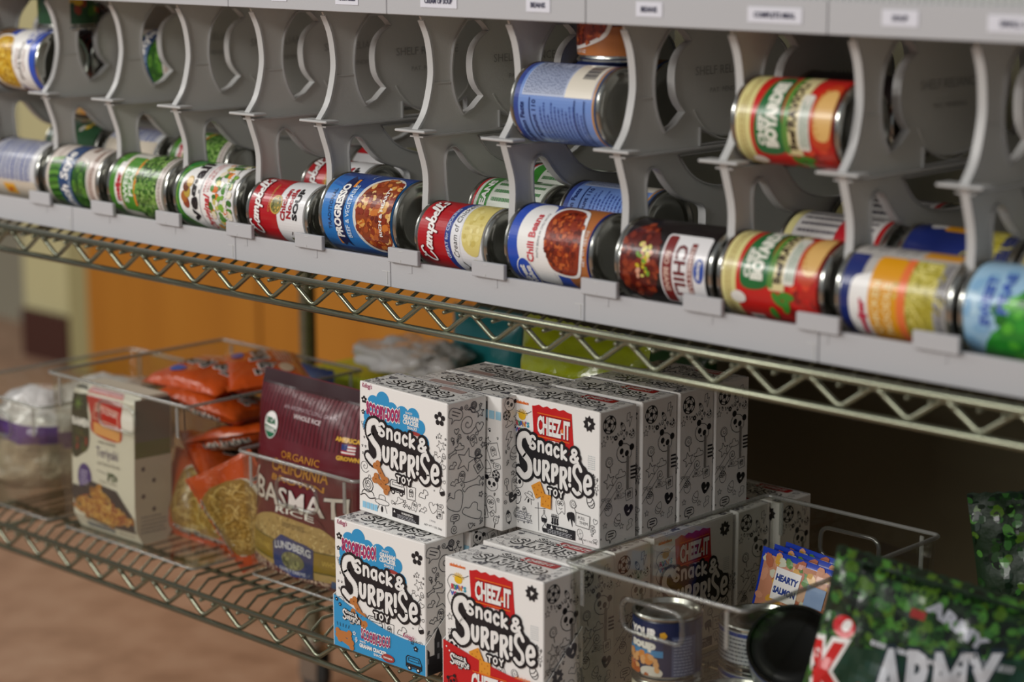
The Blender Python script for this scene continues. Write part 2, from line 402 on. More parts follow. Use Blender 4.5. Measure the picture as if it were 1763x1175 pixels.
# ------------------------------------------------------------------ doodles
def doodle(A, kind, x, y, s, m, L=1, a=0.0, w=.55, white=None):
    ca, sa = math.cos(a), math.sin(a)
    def q(P): return [(x+(p[0]*ca-p[1]*sa)*s, y+(p[0]*sa+p[1]*ca)*s) for p in P]
    def st(P, closed=False, sm=0, ww=None): A.stroke(crom(q(P), 4, closed) if sm else q(P), ww or w, m, L, closed, 0)
    def el(cx, cy, rx, ry, fill=False, mm=None, LL=None, ww=None):
        P = q([(cx+rx*math.cos(t), cy+ry*math.sin(t)) for t in [k*math.pi/6 for k in range(12)]])
        if fill: A.push(P, mm or m, LL or L)
        else: A.stroke(P, ww or w, mm or m, LL or L, True, 0)
    if kind == 'star': st([((.5 if k % 2 == 0 else .22)*math.sin(k*math.pi/5), (.5 if k % 2 == 0 else .22)*math.cos(k*math.pi/5)) for k in range(10)][:10], True)
    elif kind == 'burst': A.poly(q([((.5 if k % 2 == 0 else .36)*math.sin(k*math.pi/9), (.5 if k % 2 == 0 else .36)*math.cos(k*math.pi/9)) for k in range(18)]), m, L); (A.poly(q([(-.1, .14), (.16, .05), (-.05, -.16)]), white, L+.5) if white else None)
    elif kind == 'flower':
        for k in range(5): el(.3*math.sin(k*1.2566), .3*math.cos(k*1.2566), .17, .17, True)
        el(0, 0, .2, .2, True)
        if white: el(0, 0, .13, .13, True, white, L+.5)
    elif kind == 'paw':
        el(0, -.12, .22, .18, True)
        for k in (-1, 0, 1): el(k*.25, .2+(.1 if k == 0 else 0), .1, .12, True)
    elif kind == 'ball':
        el(0, 0, .5, .5, ww=w*1.5)
        for k in range(6):
            r, t = (0, 0) if k == 0 else (.4, k*1.2566+.3)
            cx, cy = r*math.sin(t), r*math.cos(t); R = .15 if k == 0 else .12
            A.push(q([(cx+R*math.sin(j*1.2566+t), cy+R*math.cos(j*1.2566+t)) for j in range(5)]), m, L)
            if k: st([(0, 0), (cx, cy)]); st([(cx, cy), (.4*math.sin(t+1.2566), .4*math.cos(t+1.2566))])
    elif kind == 'spiral': st([((.06*k/1.6)*math.cos(k*.8)*.8, (.06*k/1.6)*math.sin(k*.8)*.8) for k in range(16)], False, 1)
    elif kind == 'lolly':
        doodle(A, 'spiral', x, y+.15*s, s*.8, m, L, a, w); el(0, .15, .34, .34); st([(0, -.2), (0, -.6)], ww=w*1.6)
    elif kind == 'heart': st([(0, -.4), (-.42, .05), (-.4, .35), (-.15, .42), (0, .22), (.15, .42), (.4, .35), (.42, .05)], True, 1)
    elif kind == 'bheart': A.poly(crom(q([(0, -.45), (-.45, .05), (-.4, .35), (-.15, .42), (0, .22), (.15, .42), (.4, .35), (.45, .05)]), 3, True), m, L); (A.poly(q([(-.12, -.12), (.14, .1), (.12, -.14)]), white, L+.5) if white else None)
    elif kind == 'bolt': st([(-.1, .5), (-.3, 0), (-.05, .02), (-.15, -.5), (.3, .12), (.05, .1), (.2, .5)], True)
    elif kind == 'egg': st([(0, .5), (-.3, .1), (-.28, -.3), (0, -.48), (.28, -.3), (.3, .1)], True, 1); st([(-.3, .05), (0, -.06), (.3, .05)]); st([(-.32, -.2), (0, -.3), (.3, -.2)])
    elif kind == 'mon':
        st([(-.3, -.45), (-.36, .2), (-.15, .5), (.15, .5), (.36, .2), (.3, -.45), (.1, -.3), (-.1, -.45)], True, 1)
        el(-.13, .18, .12, .14); el(.13, .18, .12, .14); el(-.1, .16, .04, .05, True); el(.1, .16, .04, .05, True); st([(-.15, -.1), (0, -.18), (.15, -.1)], False, 1)
    elif kind == 'panda':
        el(0, 0, .48, .42); el(-.38, .36, .15, .15, True); el(.38, .36, .15, .15, True); el(-.18, .03, .12, .14, True); el(.18, .03, .12, .14, True); el(0, -.16, .06, .04, True)
    elif kind == 'owl':
        el(0, 0, .4, .5); el(-.16, .2, .17, .17, ww=w*1.4); el(.16, .2, .17, .17, ww=w*1.4); el(-.16, .2, .07, .07, True); el(.16, .2, .07, .07, True); st([(-.05, .02), (0, -.08), (.05, .02)])
    elif kind == 'cloud': st([(-.45, -.2), (-.5, .05), (-.25, .1), (-.15, .35), (.1, .38), (.22, .15), (.48, .12), (.46, -.18)], True, 1)
    elif kind == 'bubble': st([(-.45, -.15), (-.5, .2), (-.3, .4), (.3, .4), (.5, .2), (.45, -.1), (.05, -.2), (-.1, -.45), (-.15, -.18)], True, 1); st([(-.3, .22), (.3, .22)], ww=w*1.4); st([(-.28, .04), (.22, .04)], ww=w*1.4)
    elif kind == 'ufo': el(0, 0, .5, .14); st([(-.22, .1), (-.18, .34), (.18, .34), (.22, .1)], False, 1); st([(-.2, -.14), (-.35, -.5)]); st([(.2, -.14), (.35, -.5)]); el(0, -.35, .08, .16, True)
    elif kind == 'van':
        st([(-.5, -.25), (-.5, .2), (-.4, .32), (.35, .32), (.5, .02), (.5, -.25)], True, ww=w*1.6); st([(-.35, .08), (-.35, .22), (.28, .22), (.36, .08)], True)
        A.push(q([(-.5, -.05), (.5, -.05), (.5, -.2), (-.5, -.2)]), m, L); el(-.28, -.28, .13, .13, True); el(.28, -.28, .13, .13, True)
        if white: el(-.28, -.28, .06, .06, True, white, L+.5); el(.28, -.28, .06, .06, True, white, L+.5)
    elif kind == 'frame': st([(-.4, -.5), (-.45, .5), (.45, .48), (.42, -.45)], True); doodle(A, 'mon', x, y, s*.55, m, L, a, w)
    elif kind == 'diver': el(0, .15, .33, .33, ww=w*1.6); el(0, .15, .2, .2); el(0, .15, .1, .1); st([(-.4, -.3), (-.25, -.12), (.25, -.12), (.4, -.3)], False, 1, w*1.6); st([(-.5, -.42), (-.2, -.3), (.1, -.45), (.5, -.35)], False, 1, w*2)
    elif kind == 'pizza': st([(-.4, .4), (.4, .4), (0, -.5)], True); el(-.1, .15, .08, .08); el(.12, .05, .07, .07); el(0, -.12, .06, .06)
    elif kind == 'bone': st([(-.2, -.1), (-.4, -.22), (-.5, -.05), (-.38, .02), (-.42, .18), (-.25, .14), (.2, .14), (.4, .22), (.5, .05), (.4, -.02), (.42, -.18), (.2, -.1)], True, 1)
    elif kind == 'bat': A.poly(q([(-.5, .1), (-.3, .25), (-.12, .1), (-.08, .22), (0, .14), (.08, .22), (.12, .1), (.3, .25), (.5, .1), (.3, .02), (.2, -.1), (0, -.04), (-.2, -.1), (-.3, .02)]), m, L)
    elif kind == 'tubes':
        st([(-.4, .2), (.4, .2)], ww=w*1.5); st([(-.4, -.3), (.4, -.3)], ww=w*1.5)
        for k in (-.25, 0, .25): st([(k-.07, .4), (k-.07, -.4), (k+.07, -.4), (k+.07, .4)]); A.push(q([(k-.07, .1), (k+.07, .1), (k+.07, -.4), (k-.07, -.4)]), m, L)
    elif kind == 'flask': st([(-.06, .5), (-.06, .2), (-.28, -.1), (-.2, -.42), (.2, -.42), (.28, -.1), (.06, .2), (.06, .5)], True, 1); A.poly(q([(-.27, -.1), (-.2, -.42), (.2, -.42), (.27, -.1)]), m, L)
    elif kind == 'racket': el(0, .2, .25, .32); st([(0, -.12), (0, -.5)], ww=w*2); st([(-.2, .2), (.2, .2)], ww=w*.6); st([(0, -.05), (0, .5)], ww=w*.6)
    elif kind == 'arm': st([(-.45, -.1), (-.2, .15), (0, .05), (.15, .3), (.4, .2), (.45, -.05), (.2, -.1), (.1, -.3), (-.2, -.2)], True, 1)
    elif kind == 'drip': A.poly(crom(q([(-.35, .5), (-.3, -.1), (-.1, .1), (0, -.5), (.12, 0), (.3, -.2), (.35, .5)]), 3, True), m, L)
    elif kind == 'rocket': st([(0, .5), (-.2, .2), (-.18, -.3), (.18, -.3), (.2, .2)], True, 1); el(0, .1, .09, .09); A.push(q([(-.18, -.3), (0, -.52), (.18, -.3)]), m, L); A.push(q([(-.2, .25), (0, .5), (.2, .25)]), m, L)
    elif kind == 'castle':
        A.poly(q([(-.5, -.5), (-.5, .0), (-.42, .1), (-.34, 0), (-.34, -.1), (-.2, -.1), (-.2, .25), (-.1, .5), (0, .25), (0, 0), (.12, 0), (.12, .1), (.2, .22), (.28, .1), (.28, -.15), (.4, -.15), (.5, -.5)]), m, L)
        if white:
            for cx, cy in ((-.1, .1), (-.1, -.15), (.2, -.05), (-.4, -.2), (.1, -.3)): A.push(q([(cx-.03, cy-.06), (cx+.03, cy-.06), (cx+.03, cy+.06), (cx-.03, cy+.06)]), white, L+.5)
KINDS = ['star', 'mon', 'spiral', 'heart', 'bolt', 'egg', 'owl', 'cloud', 'bubble', 'bone', 'lolly', 'arm', 'rocket', 'pizza', 'ball', 'flask', 'racket', 'panda', 'paw', 'bheart', 'frame', 'burst', 'diver']
def scatter(A, x0, y0, x1, y1, m, white, seed, n=40, smin=7, smax=15, w=.5, avoid=(), kinds=KINDS, L=1):
    R = random.Random(seed); placed = []
    def ok(x, y, r):
        for (a, b, c, d) in avoid:
            if a-r*.6 < x < c+r*.6 and b-r*.6 < y < d+r*.6: return False
        return all((x-p)**2+(y-q)**2 > ((r+t)*.86)**2 for p, q, t in placed)
    bag = []
    for s in (smax, (smin+smax)/2, smin, smin*.6, smin*.4):
        for _ in range(n*3):
            x, y = R.uniform(x0+s*.45, x1-s*.45), R.uniform(y0+s*.45, y1-s*.45)
            if ok(x, y, s/2):
                placed.append((x, y, s/2))
                if not bag: bag = R.sample(kinds, len(kinds))
                k = bag.pop() if s > smin*.7 else R.choice(['star', 'spiral', 'heart', 'paw', 'bolt'])
                doodle(A, k, x, y, s, m, L, R.uniform(-.5, .5), w, white)
# ------------------------------------------------------------------ snack cartons
WHT = ink('#eeece8', .38, coat=.15); BLK = ink('#17171d', .4, coat=.15); GRYL = ink('#5a5a62', .4)
BW, BD, BH = 132, 55, 145
def carton_sides(mb, seed, flav, acc):
    W2, D2 = BW/2000, BD/2000
    front = lambda x, y, l: Vector((x/1000-W2, -D2-l, y/1000))
    right = lambda x, y, l: Vector((W2+l, x/1000-D2, y/1000))
    left = lambda x, y, l: Vector((-W2-l, D2-x/1000, y/1000))
    back = lambda x, y, l: Vector((W2-x/1000, D2+l, y/1000))
    top = lambda x, y, l: Vector((x/1000-W2, y/1000-D2, BH/1000+l))
    # right side
    A = Art(); A.win = (0, BD, 0, BH)
    if flav == 'cheez':
        doodle(A, 'ball', 14, 130, 19, BLK, 1, 0, .7); doodle(A, 'rocket', 34, 124, 12, BLK, 1, .5, .5); doodle(A, 'bolt', 44, 130, 15, BLK, 1, .3, .5)
        doodle(A, 'panda', 36, 96, 24, BLK, 1, -.4, .7); doodle(A, 'lolly', 14, 88, 16, BLK, 1, .2, .5); doodle(A, 'star', 14, 70, 17, BLK, 1, .2, .6)
        doodle(A, 'spiral', 29, 62, 14, BLK, 1); doodle(A, 'cloud', 31, 74, 14, BLK, 1); doodle(A, 'egg', 27, 26, 14, BLK, 1, -.5, .5)
        doodle(A, 'bheart', 43, 33, 15, BLK, 1, -.2, .5, WHT); doodle(A, 'owl', 13, 40, 14, BLK, 1, .2, .5); doodle(A, 'bubble', 17, 10, 15, BLK, 1, 0, .9); doodle(A, 'star', 8, 24, 7, BLK, 1, 0, .4); doodle(A, 'star', 33, 18, 7, BLK, 1, 0, .4); doodle(A, 'arm', 45, 17, 14, BLK, 1, .8, .5)
        A.stroke([(0, 45), (28, 72)], .5, BLK, 1, cap=0); A.stroke([(0, 36), (30, 63)], .5, BLK, 1, cap=0); doodle(A, 'frame', 44, 50, 12, BLK, 1, .1, .5)
        for k in range(4): A.rect(46, 66+k*4, 54, 68+k*4, BLK, 1)
        A.rrect(39.5, 56, 43.5, 92, 1.8, ink('#8b8884', .6), 2.5); A.rect(43.3, 57, 43.9, 91, WHT, 2.8)
        scatter(A, 1, 1, BD-1, BH-1, BLK, WHT, seed, 20, 5, 8, .4, avoid=[(4, 120, 54, 142), (4, 56, 54, 108), (4, 3, 54, 46)])
    else:
        scatter(A, 1, 1, BD-1, BH-1, ink('#3c3c44', .4), WHT, seed, 24, 12, 27, .75, kinds=['cloud', 'mon', 'star', 'arm', 'bubble', 'spiral', 'bone', 'diver', 'heart', 'frame'])
    A.emit(mb, right)
    A = Art(); A.win = (0, BD, 0, BH); scatter(A, 1, 1, BD-1, BH-1, BLK, WHT, seed+5, 14, 10, 16, .5); A.emit(mb, left)
    # back : warning strip, code bars, drawings
    A = Art(); A.win = (0, BW, 0, BH)
    A.rect(24, 131, 62, 139, BLK, 1)
    A.text('WARNING', 43, 134, 2.6, WHT, 2)
    A.text('TOY', 73, 131, 6, BLK, 1, off=.02)
    for k in range(16): A.rect(88+k*1.6, 118, 88.7+k*1.6+(k % 3)*.2, 139, BLK, 1)
    for k in range(5): A.rect(88+k*9, 121, 95+k*9, 130, ink('#9ccbe0', .5), 1.6)
    scatter(A, 2, 2, BW-2, 112, BLK, WHT, seed+8, 26, 10, 18, .5); A.emit(mb, back)
    # top panel
    A = Art(); A.win = (0, BW, 0, BD)
    if acc:
        for (ch, gx) in zip('SURPRISe', (24, 40, 51, 61, 71, 82, 88, 101)):
            ps, _ = glyph_paths(ch, gx, 16, 19, 17)
            for p in ps: A.stroke(p, 6.0, BLK, 1, False, 6); A.stroke(p, 2.8, WHT, 2.2, False, 6)
        for (ch, gx) in zip('Snack', (40, 49, 57, 65, 73)):
            ps, _ = glyph_paths(ch, gx, 36, 12, 10)
            for p in ps: A.stroke(p, 3.6, BLK, 1, False, 6); A.stroke(p, 1.5, WHT, 2.2, False, 6)
        if flav == 'cheez': A.rrect(66, 38, 112, 50, 2, ink('#b3151b', .4), 1.5); A.text('CHEEZ-IT', 89, 41, 5.5, WHT, 3, off=.03)
        else: A.rrect(78, 38, 112, 48, 2, ink('#b59a94', .5), 1.5)
    scatter(A, 1, 1, BW-1, BD-1, GRYL, WHT, seed+2, 20, 5, 11, .45, avoid=[(22, 12, 116, 50)])
    A.emit(mb, top)
def carton(name, flav, seed, W=BW):
    mb = MB(); W2, D2 = BW/2000, BD/2000
    mb.bbox((-W2, -D2, 0), (W2, D2, BH/1000), WHT, .0009)
    front = lambda x, y, l: Vector((x/1000-W2, -D2-l, y/1000))
    A = Art(); A.win = (0, BW, 0, BH)
    if flav == 'scooby':
        BL = ink('#2b93c9', .4, coat=.2); MG = ink('#a5295f', .4); BR = ink('#b9743a', .55); BR2 = ink('#8a4f22', .6)
        for cx, cy, r in ((16, 108, 9), (22, 124, 9.5), (36, 130, 10), (50, 122, 9), (66, 120, 10), (82, 122, 9), (92, 112, 8), (97, 96, 9), (14, 98, 8)): A.ell(cx, cy, r, r, BL, 1, 20)
        A.poly([(9, 104), (20, 128), (48, 128), (90, 118), (104, 92), (96, 78), (20, 84)], BL, 1)
        A.text('SCOOBY-DOO!', 37, 112, 12.5, WHT, 2.0, w=50, off=.13, arch=-2); A.text('SCOOBY-DOO!', 37, 112, 12.5, MG, 3.0, w=50, off=.06, arch=-2)
        A.text('BAKED', 76, 123, 2.2, WHT, 2, off=.02); A.text('GRAHAM', 79, 117, 4.6, WHT, 2, w=22, off=.05); A.text('CRACKER', 79, 111.5, 4.6, WHT, 2, w=23, off=.05); A.text('SNACKS', 81, 107, 3, WHT, 2, w=14, off=.03)
        A.ell(85, 100.5, 13, 5.5, ink('#a03a34', .45), 2.2, 18); A.text('CINNAMON', 85, 99.3, 2.6, WHT, 3, w=18, off=.03)
        A.text("Kellogg's", 12, 139.5, 5, MG, 1, w=15, off=.01, shear=.25)
        doodle(A, 'flower', 121, 127, 17, BLK, 1, 0, .5, WHT); doodle(A, 'flower', 7.5, 126, 9, BLK, 1, 0, .5, WHT); doodle(A, 'flower', 6, 112, 6, BLK, 1, 0, .4, WHT)
        doodle(A, 'pizza', 7, 97, 10, GRYL, 1, 0, .45); 
        for k, (px, py) in enumerate(((8, 84), (5, 74), (10, 74), (6, 66))): doodle(A, 'paw', px, py, 4, BLK, 1)
        doodle(A, 'spiral', 9, 52, 17, BLK, 1, 0, .5); doodle(A, 'bone', 14, 38, 12, BLK, 1, .8, .5)
        snack_logo(A, 10, 50, 114, BLK, WHT, 4)
        for k, (x, y, a) in enumerate(((35, 50, -.9), (36, 38, -.5))):   # bone shaped biscuits
            ca, sa = math.cos(a), math.sin(a)
            for dx, dy in ((-10, 2.6), (-10, -2.6), (10, 2.6), (10, -2.6)): A.ell(x+dx*ca-dy*sa, y+dx*sa+dy*ca, 3.8, 3.8, BR, 7+k)
            A.push([(x+p*ca-q*sa, y+p*sa+q*ca) for p, q in ((-10, -3.2), (10, -3.2), (10, 3.2), (-10, 3.2))], BR, 7+k)
            for dx in (-9, 0, 9): A.ell(x+dx*ca, y+dx*sa, .7, .7, BR2, 9+k)
        doodle(A, 'van', 59, 39, 22, BLK, 1, 0, .6, WHT); doodle(A, 'frame', 80, 37, 15, BLK, 1, 0, .6); doodle(A, 'arm', 98, 40, 16, BLK, 1, .3, .6)
        doodle(A, 'diver', 14, 28, 24, BLK, 1, 0, .6); doodle(A, 'ufo', 36, 17, 22, BLK, 1, 0, .6)
        for k in range(4): A.rect(6+k*6, 5, 11+k*6, 12, ink('#8fc6e2', .4), 1.4)
        A.rect(52, 5, 92, 15, BLK, 2); A.text('WARNING:', 75, 10.8, 2.4, WHT, 3, off=.02); A.lines(60, 5.6, 90, 10, 3, ink('#b9b9bd', .5), 3); A.poly([(54, 10.6), (57, 10.6), (55.5, 13.6)], WHT, 3)
        A.text('NET WT 1 OZ (28g)', 113, 7, 2.0, BLK, 1, w=26); A.text('2 TOYS', 112, 13, 1.8, GRYL, 1)
        scatter(A, 2, 18, BW-2, 36, BLK, WHT, seed+9, 22, 8, 14, .45, avoid=[(2, 16, 48, 40), (46, 28, 108, 46), (50, 4, 94, 16)], kinds=['mon', 'bubble', 'frame', 'arm', 'heart', 'cloud'])
        scatter(A, 112, 44, BW-1, 112, BLK, WHT, seed+4, 10, 7, 13, .45, kinds=['bolt', 'heart', 'star', 'flask', 'egg'])
    else:
        RD = ink('#c4161c', .35, coat=.25); OR = ink('#e5701e', .4); CK = ink('#e0942a', .55); CK2 = ink('#b86a17', .6)
        P = [(34, 137.5)]
        for k in range(9): P += [(38+k*6, 140 if k % 2 else 138)]
        P += [(92, 137.5), (94, 112), (97, 88), (70, 84), (34, 90), (36, 112)]
        A.poly(P, RD, 1)
        A.rect(42, 130.6, 90, 131.6, OR, 2); A.rect(41, 105.6, 89, 106.6, OR, 2)
        A.text('CHEEZ-IT', 66, 110, 17.5, ink('#8d0c12', .4), 2, w=47, off=.09); A.text('CHEEZ-IT', 66, 110, 17.5, WHT, 3, w=47, off=.045); A.rect(77.4, 115, 80.4, 119.5, OR, 4)
        A.text('ORIGINAL', 66, 101.0, 3.2, WHT, 3, w=17, off=.05)
        A.text('nickelodeon', 18, 137, 3.2, OR, 1, w=21, off=.05)
        for k in range(9): t = math.radians(20+k*17.5); A.stroke([(19+5*math.cos(t), 124+4*math.sin(t)), (19+8.5*math.cos(t), 124+7.5*math.sin(t))], .9, ink('#e9b91e', .5), 1, cap=0)
        A.ell(19, 124, 5.4, 4.4, ink('#e9b91e', .5), 1.3)
        for k, c in enumerate(('#c23a4a', '#2c8f6a', '#3c63b8', '#d98a2b', '#8a3fa0', '#2c9db8')): A.text("RYAN'S"[k], 11.5+k*3.3, 113, 5, ink(c, .5), 2, off=.05)
        for k, c in enumerate(('#3c63b8', '#c23a4a', '#2c8f6a', '#d98a2b', '#2c9db8')): A.text('WORLD'[k], 12+k*3.3, 106, 4.4, ink(c, .5), 2, off=.05)
        A.stroke(crom([(33, 131), (24, 127), (10, 128), (4, 120), (8, 112), (4, 104), (8, 95), (14, 93)], 4), .6, BLK, 1, cap=0)
        for i in range(5):
            for j in range(7): A.ell(17+j*2.1, 88+i*1.9, .45, .45, BLK, 1, 6)
        for i in range(7):
            for j in range(5): A.ell(116+j*2.2, 84+i*2.2, .5, .5, ink('#6d8a94', .5), 1, 6)
        doodle(A, 'burst', 117, 131, 18, BLK, 1, 0, .5, WHT)
        doodle(A, 'star', 7, 82, 8, BLK, 1, .2, .45); doodle(A, 'star', 8, 66, 9, BLK, 1, -.3, .45)
        snack_logo(A, 10, 50, 114, BLK, WHT, 4)
        for (x, y, r, a) in ((44, 48, 15, .5), (56, 38, 15, -.03)):
            ca, sa = math.cos(a), math.sin(a)
            A.push([(x+p*ca-q*sa, y+p*sa+q*ca) for p, q in ((-r/2, -r/2), (r/2, -r/2), (r/2, r/2), (-r/2, r/2))], CK, 7+(a < 0)*1.5)
            for p, q in ((0, 0), (-4, 4), (4, 4), (-4, -4), (4, -4)): A.ell(x+p*ca-q*sa, y+p*sa+q*ca, .8, .8, CK2, 8+(a < 0)*1.5, 6)
        doodle(A, 'panda', 12, 52, 18, BLK, 1, -.3, .6); doodle(A, 'owl', 10, 35, 18, BLK, 1, 0, .6); doodle(A, 'ufo', 30, 38, 15, BLK, 1, -.3, .5); doodle(A, 'mon', 76, 36, 18, BLK, 1, .1, .5); doodle(A, 'lolly', 95, 40, 13, BLK, 1, .5, .45); doodle(A, 'egg', 119, 49, 15, BLK, 1, .6, .9)
        A.stroke([(44, 3), (43, 34)], .6, BLK, 1, cap=0); A.stroke([(38, 27), (54, 29)], .6, BLK, 1, cap=0); doodle(A, 'flask', 52, 20, 14, BLK, 1); doodle(A, 'flask', 53, 9, 13, BLK, 1); doodle(A, 'tubes', 68, 20, 14, BLK, 1, 0, .7); doodle(A, 'drip', 92, 24, 15, BLK, 1, .2)
        A.rrect(99, 20, 119, 33, 1, WHT, 2); A.stroke([(99, 20), (99, 34), (119, 33), (118, 19)], .6, BLK, 3, True, 0); A.text('PULL', 107, 27.5, 3.2, BLK, 3); A.text('THEM', 110, 22.5, 3.2, BLK, 3); doodle(A, 'racket', 106, 9, 16, BLK, 1, .4, .4)
        A.rect(56, 3, 98, 13.5, BLK, 3); A.text('WARNING:', 79, 9.8, 2.4, WHT, 4, off=.02); A.lines(58, 3.8, 96, 8.6, 3, ink('#b9b9bd', .5), 4); A.poly([(62, 9.4), (65.6, 9.4), (63.8, 13)], WHT, 4)
        A.lines(8, 8, 36, 20, 5, ink('#9a9aa0', .5), 2); A.text('NET WT 1 OZ (28g)', 116, 5, 2, BLK, 1, w=26)
        scatter(A, 2, 4, BW-2, 40, BLK, WHT, seed+9, 20, 7, 12, .45, avoid=[(2, 26, 64, 60), (36, 2, 120, 34), (66, 26, 102, 46)], kinds=['mon', 'bubble', 'arm', 'heart', 'cloud', 'star'])
        scatter(A, 112, 54, BW-1, 80, BLK, WHT, seed+4, 6, 6, 11, .45, kinds=['bolt', 'heart', 'star', 'egg'])
    A.emit(mb, front)
    carton_sides(mb, seed, flav, True)
    # flap seams and the slightly lifted closing flap
    mb.box((-W2+.001, -D2+.0002, BH/1000-.0001), (W2-.001, -D2+.0022, BH/1000+.0006), WHT)
    mb.box((-W2+.0005, D2-.004, BH/1000), (W2-.0005, D2-.0036, BH/1000+.0004), GRYL)
    return mb.build(name)
def sleeve(flav, parent):
    """coloured open tray around the lower half of a carton, higher on the left than on the right"""
    mb = MB(); g = .0012; W2, D2 = BW/2000+g, BD/2000+g
    col = ink('#2b93c9', .4, coat=.2) if flav == 'scooby' else ink('#c4161c', .35, coat=.25)
    topc = lambda x: 58-30*math.sin(min(1, x/BW*1.0)*math.pi/2)**1.0+6*(x/BW)**2 if flav == 'scooby' else 56-20*math.sin((x/BW)*math.pi/2)
    n = 14; xs = [BW*i/n for i in range(n+1)]
    P = [(x/1000-W2+g, topc(x)/1000) for x in xs]
    P[0] = (-W2, P[0][1]); P[-1] = (W2, P[-1][1])
    th = .0007
    ring = [(p[0], -D2, p[1]) for p in P]
    for y, s in ((-D2, 1),):
        vs = [(p[0], y, 0) for p in P]+[(p[0], y, p[1]) for p in P]+[(p[0], y-th, 0) for p in P]+[(p[0], y-th, p[1]) for p in P]
        N = len(P); fs = []
        for i in range(N-1):
            fs += [(i+1, i, N+i, N+i+1), (2*N+i, 2*N+i+1, 3*N+i+1, 3*N+i), (N+i, N+i+1, 3*N+i+1, 3*N+i)]
        mb.add(vs, fs, col)
    sidec = WHT
    zl, zr = P[0][1], P[-1][1]
    def sidepoly(x, z0, z1, m):
        vs = []
        for xx in (x, x+math.copysign(th, x)): vs += [(xx, -D2-th, 0), (xx, D2, 0), (xx, D2, z1), (xx, -D2-th, z0)]
        mb.add(vs, [(0, 1, 2, 3), (7, 6, 5, 4), (3, 2, 6, 7), (0, 3, 7, 4), (1, 5, 6, 2)], m)
    sidepoly(-W2, zl, .085, sidec); sidepoly(W2, zr, .085, sidec)
    mb.box((-W2, D2, 0), (W2, D2+th, .085), sidec)
    A = Art(); A.win = (1, BW-1, 0, 70)
    if flav == 'scooby':
        MG = ink('#a5295f', .4); BR = ink('#b9743a', .55)
        snack_logo(A, 13, 32, 27, BLK, WHT, 3); 
        A.text('SCOOBY-DOO!', 62, 19, 11, WHT, 3, w=42, off=.10, arch=-2); A.text('SCOOBY-DOO!', 62, 19, 11, MG, 4, w=42, off=.035, arch=-2)
        A.text('BAKED', 43, 13.5, 2, WHT, 3, off=.03); A.text('GRAHAM CRACKER', 58, 8, 4, WHT, 3, w=40, off=.06); A.text('SNACKS', 66, 3.6, 2.6, WHT, 3, off=.03)
        A.ell(80, 6, 9.5, 4.6, ink('#a03a34', .45), 3.5, 16); A.text('CINNAMON', 80, 5, 2, WHT, 4.5, w=13, off=.03)
        for (x, y, a) in ((14, 16, .05), (17, 9, -.3)):
            A.push([(x+p*math.cos(a)-q*math.sin(a), y+p*math.sin(a)+q*math.cos(a)) for p, q in ((-11, -3.4), (11, -3.4), (11, 3.4), (-11, 3.4))], BR, 3)
            for dx in (-9, 9):
                for dy in (-2.6, 2.6): A.ell(x+dx, y+dy+dx*a, 3.6, 3.4, BR, 3)
        for k in range(5): A.stroke([(5+k*4, 24), (4+k*4.6, 28)], .6, BLK, 2, cap=0)
        doodle(A, 'flower', 4, 54, 5, BLK, 2, 0, .4, WHT); doodle(A, 'flower', 9, 49, 5, BLK, 2, 0, .4, WHT); doodle(A, 'flower', 120, 27, 7, BLK, 2, 0, .4, WHT); doodle(A, 'star', 115, 33, 5, BLK, 2); doodle(A, 'star', 30, 21, 5, WHT, 2, 0, .7); doodle(A, 'bolt', 33, 14, 6, WHT, 2, 0, .7)
        A.text("Kellogg's", 110, 36, 4.4, MG, 2, w=16, shear=.25, off=.02); doodle(A, 'van', 117, 10, 22, BLK, 2, 0, .6, WHT)
        castle = Art(); castle.win = (0, BD, 0, 84)
        doodle(castle, 'castle', 20, 26, 50, BLK, 2, 0, .6, ink('#7f8086', .5)); castle.rect(0, 0, 55, 4, BLK, 2); doodle(castle, 'bat', 38, 62, 13, BLK, 2, .3); doodle(castle, 'bat', 33, 72, 9, BLK, 2, -.3)
        doodle(castle, 'mon', 44, 40, 20, GRYL, 2, .2)
    else:
        snack_logo(A, 9, 31, 27, BLK, WHT, 3)
        A.text('CHEEZ-IT', 63, 12, 17, WHT, 3, w=48, off=.05); A.rect(40, 31.5, 86, 32.4, ink('#e5701e', .4), 3)
        doodle(A, 'panda', 12, 14, 13, BLK, 3, .4, .8, WHT)
        A.push([(21, 3), (33, 6), (30, 17), (19, 14)], ink('#e0942a', .5), 3)
        for k in range(9): t = math.radians(k*40); A.stroke([(110, 22), (110+11*math.cos(t), 22+9*math.sin(t))], 3, WHT, 2.5, cap=0)
        A.ell(110, 22, 7, 5.5, ink('#e9b91e', .5), 3.5); A.text("RYAN'S", 110, 14, 4, ink('#3c63b8', .5), 4, off=.05); A.text('nickelodeon', 107, 38, 3, ink('#e5701e', .5), 3, w=20, off=.04)
        for px, py in ((4, 50), (8, 46), (126, 36)): A.ell(px, py, 1, 1, WHT, 2, 8)
        castle = Art(); castle.win = (0, BD, 0, 84)
        scatter(castle, 1, 1, BD-1, 76, GRYL, WHT, 77, 16, 10, 18, .6)
    A.emit(mb, lambda x, y, l: Vector((x/1000-BW/2000, -D2-th-l, y/1000)))
    castle.emit(mb, lambda x, y, l: Vector((W2+th+l, x/1000-BD/2000, y/1000)))
    return mb.build('display_tray', parent)
